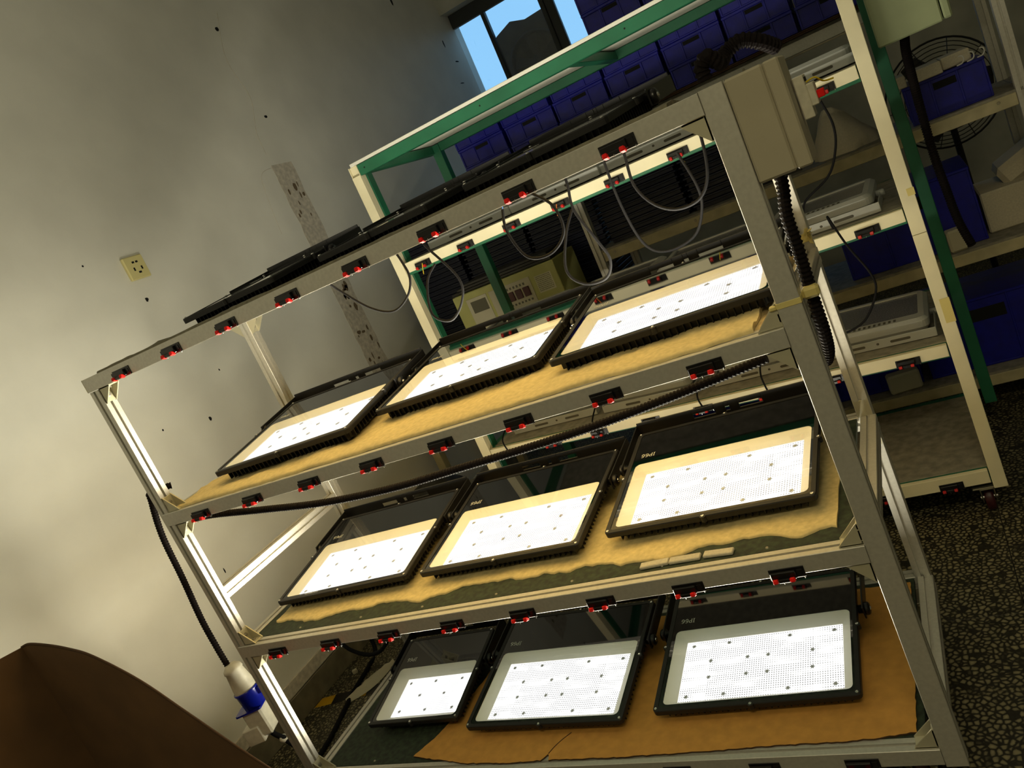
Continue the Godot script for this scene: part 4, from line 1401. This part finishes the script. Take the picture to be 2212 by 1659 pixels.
func right_goods():
	# control box of the green rack
	var o := thing("control_box", "large grey-green control box on the right-hand post of the green rack", "control box", Vector3(2.15, 1.543, -1.30))
	var s := st()
	slab(s, Vector3(0.0, 0.0, -0.16), Vector3(0.175, 0.42, 0.0), 0.004)
	obj("body", s, M.box_green, o)
	s = st()
	slab(s, Vector3(0.178, 0.002, -0.16), Vector3(0.200, 0.42, 0.001), 0.006)
	obj("lid", s, M.box_green, o)
	hose("thick black corrugated hose hanging from the grey-green control box past the blue crate", [Vector3(2.225, 1.545, -1.42), Vector3(2.218, 1.50, -1.46), Vector3(2.215, 1.42, -1.52), Vector3(2.212, 1.30, -1.58), Vector3(2.21, 1.15, -1.60), Vector3(2.215, 1.02, -1.62), Vector3(2.222, 0.90, -1.64), Vector3(2.24, 0.80, -1.66)], 0.0145, M.hose)
	# blue crate with foam bars on the right of the back rack
	o = make_crate(0.282, 0.150, 0.34)
	o.position = Vector3(2.325, 1.2075, Z3 - 0.05)
	tag(o, "bright blue crate with foam bars on it, right of the green rack's post", "crate")
	var n := 0
	for e in [[2.172, 2.206, 1.3585, 0.0], [2.236, 2.33, 1.3585, 0.02], [2.333, 2.43, 1.361, -0.02]]:
		s = st()
		slab(s, Vector3(e[0], e[2], Z3 - 0.26), Vector3(e[1], e[2] + 0.045, Z3 - 0.05 + e[3]), 0.003)
		tag(obj("foam_bar", s, M.foam), ["short pale foam bar at the left end on the bright blue crate, left of the hanging hose", "pale foam bar in the middle on the bright blue crate", "pale foam bar at the right end on the bright blue crate, by the white hooks"][n], "foam", "foam bars on the bright blue crate")
		n += 1
	for k in 3:
		s = st()
		var x := 2.375 + k * 0.034
		tube(s, catmull([Vector3(x, 1.362, Z3 - 0.02), Vector3(x + 0.018, 1.364, Z3 - 0.02), Vector3(x + 0.026, 1.374, Z3 - 0.02), Vector3(x + 0.024, 1.388, Z3 - 0.02), Vector3(x + 0.012, 1.391, Z3 - 0.02)]), 0.0028, 6)
		tag(obj("wire_hook", s, M.white_print), ["left", "middle", "right"][k] + " white wire hook of three on the rim of the bright blue crate", "hook", "white hooks on the blue crate")
	# fans behind
	o = thing("pedestal_fan", "black pedestal fan whose round wire guard rises behind the foam bars", "fan", Vector3(2.36, 0.0, -3.1))
	guard(o, Vector3(0, 1.20, 0), 0.255, Basis(Vector3.UP, 0.1))
	s = st()
	tube(s, PackedVector3Array([Vector3(0, 0.02, -0.06), Vector3(0, 1.18, -0.06)]), 0.016, 10)
	lathe(s, T(Vector3(0, 0, -0.06)), [Vector2(0, 0.04), Vector2(0.05, 0.035), Vector2(0.20, 0.012), Vector2(0.20, 0.0), Vector2(0, 0.0)], 24)
	obj("stand", s, M.black, o)
	o = thing("box_fan", "dark round fan with a wire guard behind the foam block at the right edge", "fan", Vector3(3.02, 0.687, -2.28))
	guard(o, Vector3(0, 0.235, 0), 0.225, Basis(Vector3.UP, -0.2))
	s = st()
	slab(s, Vector3(-0.15, 0.0, -0.10), Vector3(0.15, 0.012, 0.06), 0.004)
	tube(s, PackedVector3Array([Vector3(0, 0.01, -0.06), Vector3(0, 0.22, -0.06)]), 0.012, 8)
	obj("stand", s, M.black, o)
	# foam block with a sheet over it
	o = thing("foam_block", "pale pinkish foam block on the back rack at the right edge", "foam", Vector3(2.33, 0.687, -2.19))
	s = st()
	slab(s, Vector3(0.0, 0.0, -0.28), Vector3(0.34, 0.165, 0.0), 0.006)
	obj("block", s, M.foam, o)
	s = st()
	box(s, T(Vector3(0.20, 0.215, -0.16), Basis(Vector3(0, 0, 1), 0.42)), Vector3(0.24, 0.09, 0.20), 0.03)
	tag(obj("foam_sheet", s, M.foam), "second foam piece leaning slanted on top of the pale foam block", "foam")
	get_node("foam_sheet").position = Vector3(2.33, 0.70, -2.19)
	# plastic-wrapped foam by the foot of the middle rack's rear post
	n = 0
	for e in [[2.175, 2.24, 0.687, 0.09], [1.80, 1.93, 0.1665, 0.085]]:
		s = st()
		box(s, T(Vector3((e[0] + e[1]) / 2, e[2] + e[3] / 2, Z3 - 0.045), Basis(Vector3.UP, 0.15)), Vector3(e[1] - e[0], e[3], 0.06), 0.008)
		tag(obj("wrapped_foam", s, M.bag), ["small pale wrapped foam piece beside the dark green rear post", "pale wrapped foam piece seen through the gap above the green rack's bottom shelf"][n], "foam")
		n += 1

# ------------------------------------------------------------------ left side
func left_goods():
	# wall socket
	var o := thing("power_outlet", "square cream power outlet plate on the white wall left of the rack", "outlet", Vector3(-0.6, 1.955, -0.879))
	var s := st()
	slab(s, Vector3(0.0, -0.048, -0.050), Vector3(0.016, 0.048, 0.050), 0.004)
	obj("plate", s, M.socket, o)
	s = st()
	for e in [[0.022, 0.008, 0.004, 0.006], [0.022, -0.010, 0.004, 0.006], [-0.006, 0.016, 0.007, 0.004], [-0.006, -0.022, 0.007, 0.004], [-0.022, -0.004, 0.004, 0.007]]:
		slab(s, Vector3(0.0158, e[0] - e[2], e[1] - e[3]), Vector3(0.0164, e[0] + e[2], e[1] + e[3]), 0.0)
	obj("socket_holes", s, M.dark_hole, o)
	# open carton at the lower left
	o = thing("carton", "big open brown cardboard carton in the lower left corner, seen into from above", "carton")
	s = st()
	var rim := catmull([Vector3(-0.445, 0.986, 0), Vector3(-0.40, 0.991, 0), Vector3(-0.321, 0.977, 0), Vector3(-0.235, 0.953, 0), Vector3(-0.144, 0.915, 0), Vector3(-0.01, 0.818, 0), Vector3(0.101, 0.702, 0), Vector3(0.208, 0.588, 0), Vector3(0.283, 0.512, 0), Vector3(0.36, 0.44, 0), Vector3(0.44, 0.39, 0)], 8)
	var p := PackedVector2Array([Vector2(-0.445, 0.0)])
	for v in rim:
		p.append(Vector2(v.x, v.y + rng.randf_range(-0.0018, 0.0018)))
	p.append(Vector2(0.44, 0.0))
	p.reverse()
	prism(s, T(Vector3(0, 0.002, 0.294)), p, 0.006)
	obj("side_panel", s, M.carton, o)
	s = st()
	p = PackedVector2Array([Vector2(-0.30, 0.0), Vector2(-0.30, 0.986)])
	p.append_array(PackedVector2Array([Vector2(-0.36, 0.995), Vector2(-0.5, 1.0), Vector2(-0.66, 0.99), Vector2(-0.95, 0.98), Vector2(-0.95, 0.0)]))
	prism(s, Transform3D(Basis(Vector3(0, 0, -1), Vector3(0, 1, 0), Vector3(1, 0, 0)), Vector3(-0.446, 0.002, 0)), p, 0.006)
	obj("side_panel", s, M.carton, o)
	s = st()
	slab(s, Vector3(-0.44, 0.002, 0.944), Vector3(0.44, 0.50, 0.950), 0.0005)
	obj("side_panel", s, M.carton, o)
	s = st()
	slab(s, Vector3(0.434, 0.002, 0.30), Vector3(0.44, 0.39, 0.944), 0.0005)
	obj("side_panel", s, M.carton, o)
	s = st()
	slab(s, Vector3(-0.44, 0.002, 0.30), Vector3(0.434, 0.008, 0.944), 0.0005)
	obj("bottom_panel", s, M.carton, o)
	s = st()
	var edge := PackedVector3Array()
	for v in rim:
		edge.append(Vector3(v.x, v.y + 0.0015, 0.2975))
	tube(s, edge, 0.0042, 6)
	obj("corrugated_edge", s, M.cardboard_edge, o)
	# warning tape and litter on the floor by the wall
	o = thing("floor_tape", "yellow and black striped warning tape on the floor by the white wall", "tape", Vector3(0, 0.0002, 0))
	for k in 4:
		s = st()
		var x0 := -0.585 + k * 0.085
		var z0 := -0.60 - 0.016 * k
		prism(s, T(Vector3(0, 0, 0), Basis(Vector3(1, 0, 0), Vector3(0, 0, -1), Vector3(0, 1, 0))), PackedVector2Array([Vector2(x0, -z0 - 0.008), Vector2(x0 + 0.085, -z0 + 0.008), Vector2(x0 + 0.068, -z0 + 0.066), Vector2(x0 - 0.017 if k > 0 else x0, -z0 + 0.050)]), 0.0006)
		obj("stripe", s, M.yellow if k % 2 == 0 else M.black, o)
	s = st()
	s.set_smooth_group(5)
	for i in 12:
		for k in 8:
			var v := []
			for w in [[i, k], [i + 1, k], [i + 1, k + 1], [i, k + 1]]:
				var a: float = w[0] / 12.0
				var b: float = w[1] / 8.0
				var wd := 0.05 * sin(PI * clampf(a, 0.04, 0.97)) + 0.01
				v.append(Vector3(-0.40 + 0.10 * a + (b - 0.5) * wd * 1.2, 0.003 + 0.025 * sin(PI * b) * (0.6 + 0.8 * absf(noise.get_noise_2d(a * 9.0, b * 6.0))), -0.60 - 0.24 * a + (b - 0.5) * wd))
			quad(s, v[0], v[1], v[2], v[3])
	tag(obj("plastic_bag", s, M.bag), "crumpled whitish plastic bag on the floor over the striped tape", "bag")
	cord("floor_cable", "black cable lying across the terrazzo floor past the striped tape", "cable", [Vector3(-0.52, 0.55, -1.02), Vector3(-0.50, 0.30, -0.98), Vector3(-0.494, 0.012, -0.96), Vector3(-0.441, 0.010, -0.836), Vector3(-0.404, 0.010, -0.655), Vector3(-0.357, 0.010, -0.489), Vector3(-0.328, 0.010, -0.387), Vector3(-0.30, 0.010, -0.27), Vector3(-0.20, 0.010, -0.16), Vector3(0.0, 0.010, -0.13)], 0.0095, M.cable)
	cord("loop_cable", "black cable hanging in a loop under the third rail near the rack's left end", "cable", [Vector3(-0.26, 0.42, -0.57), Vector3(-0.202, 0.308, -0.55), Vector3(-0.136, 0.256, -0.55), Vector3(-0.07, 0.248, -0.55), Vector3(-0.01, 0.272, -0.55), Vector3(0.05, 0.33, -0.58), Vector3(0.10, 0.42, -0.62)], 0.008, M.cable)
	s = st()
	box(s, T(Vector3(-0.50, 0.0105, -0.80), Basis(Vector3.UP, 0.6)), Vector3(0.022, 0.020, 0.016), 0.003)
	tag(obj("litter_scrap", s, M.bag), "small white scrap of litter on the floor against the skirting", "litter")
	# dark bag in the corner behind the green rack's left post
	s = st()
	s.set_smooth_group(6)
	for i in 10:
		for k in 20:
			var v := []
			for w in [[i, k], [i, k + 1], [i + 1, k + 1], [i + 1, k]]:
				var a: float = TAU * (w[1] % 20) / 20.0
				var t: float = w[0] / 10.0
				var r := sqrt(maxf(0.0, 1.0 - t * t)) * (1.0 + 0.35 * noise.get_noise_3d(cos(a) * 2.5, sin(a) * 2.5, t * 3.0))
				v.append(Vector3(cos(a) * 0.14 * r, t * 0.13, -sin(a) * 0.17 * r))
			quad(s, v[0], v[1], v[2], v[3])
	var cr := thing("storage_stool", "low dull stool by the wall, mostly hidden, with a dark bag on it", "stool", Vector3(-0.40, 0.0, -1.76))
	var q := st()
	slab(q, Vector3(-0.15, 0.30, -0.17), Vector3(0.15, 0.33, 0.17), 0.004)
	obj("seat", q, M.board, cr)
	for x in [-0.12, 0.12]:
		for z in [-0.14, 0.14]:
			q = st()
			slab(q, Vector3(x - 0.015, 0, z - 0.015), Vector3(x + 0.015, 0.30, z + 0.015), 0.002)
			obj("leg", q, M.dull_cream, cr)
	var db := obj("dark_bag", s, M.dark_bag)
	db.position = Vector3(-0.40, 0.331, -1.76)
	tag(db, "dark crumpled plastic bag by the wall left of the green rack's left post", "bag")
	# exhaust fan and cowl in the window
	o = thing("exhaust_fan", "dirty square exhaust fan fitted in the window, with a round black ring", "fan", Vector3(-0.09, 2.45, ZB - 0.26))
	s = st()
	var plate := PackedVector2Array([Vector2(-0.275, -0.60), Vector2(-0.275, 0.31), Vector2(-0.25, 0.34), Vector2(-0.10, 0.39), Vector2(0.02, 0.35), Vector2(0.27, 0.36), Vector2(0.27, -0.60)])
	prism(s, T(Vector3(0, 0, -0.03)), plate, 0.02)
	obj("mounting_plate", s, M.outside, o)
	s = st()
	lathe(s, Transform3D(Basis(Vector3(1, 0, 0), PI / 2), Vector3(0.02, 0.02, 0)), [Vector2(0.235, -0.02), Vector2(0.235, 0.06), Vector2(0.215, 0.06), Vector2(0.215, -0.02)], 36)
	obj("ring", s, M.black, o)
	s = st()
	for k in 5:
		prism(s, Transform3D(Basis(Vector3(0, 0, 1), TAU * k / 5.0 + 0.4) * Basis(Vector3(1, 0, 0), 0.4), Vector3(0.02, 0.02, 0.02)), PackedVector2Array([Vector2(0.03, -0.02), Vector2(0.20, -0.07), Vector2(0.205, 0.03), Vector2(0.03, 0.02)]), 0.002)
	lathe(s, Transform3D(Basis(Vector3(1, 0, 0), PI / 2), Vector3(0.02, 0.02, 0.0)), [Vector2(0.05, 0.0), Vector2(0.05, 0.05), Vector2(0, 0.055)], 16)
	obj("blades", s, M.black, o)
	cord("outside_cable", "dark curved pipe outside the window below the exhaust fan", "pipe", [Vector3(-0.46, 2.28, ZB - 0.3), Vector3(-0.40, 2.38, ZB - 0.3), Vector3(-0.30, 2.44, ZB - 0.3), Vector3(-0.22, 2.46, ZB - 0.29)], 0.010, M.black)
	o = thing("outside_wall", "grey block of a neighbouring building low outside the window, right of the fan", "building", Vector3(0.9, 0.0, ZB - 3.0))
	s = st()
	prism(s, T(Vector3(0, 0, -0.5)), PackedVector2Array([Vector2(-0.75, -0.1), Vector2(1.6, -0.1), Vector2(1.6, 2.6), Vector2(0.1, 2.75), Vector2(-0.25, 2.95), Vector2(-0.62, 3.12), Vector2(-0.75, 3.1)]), 0.5)
	obj("wall", s, M.wall_back, o)
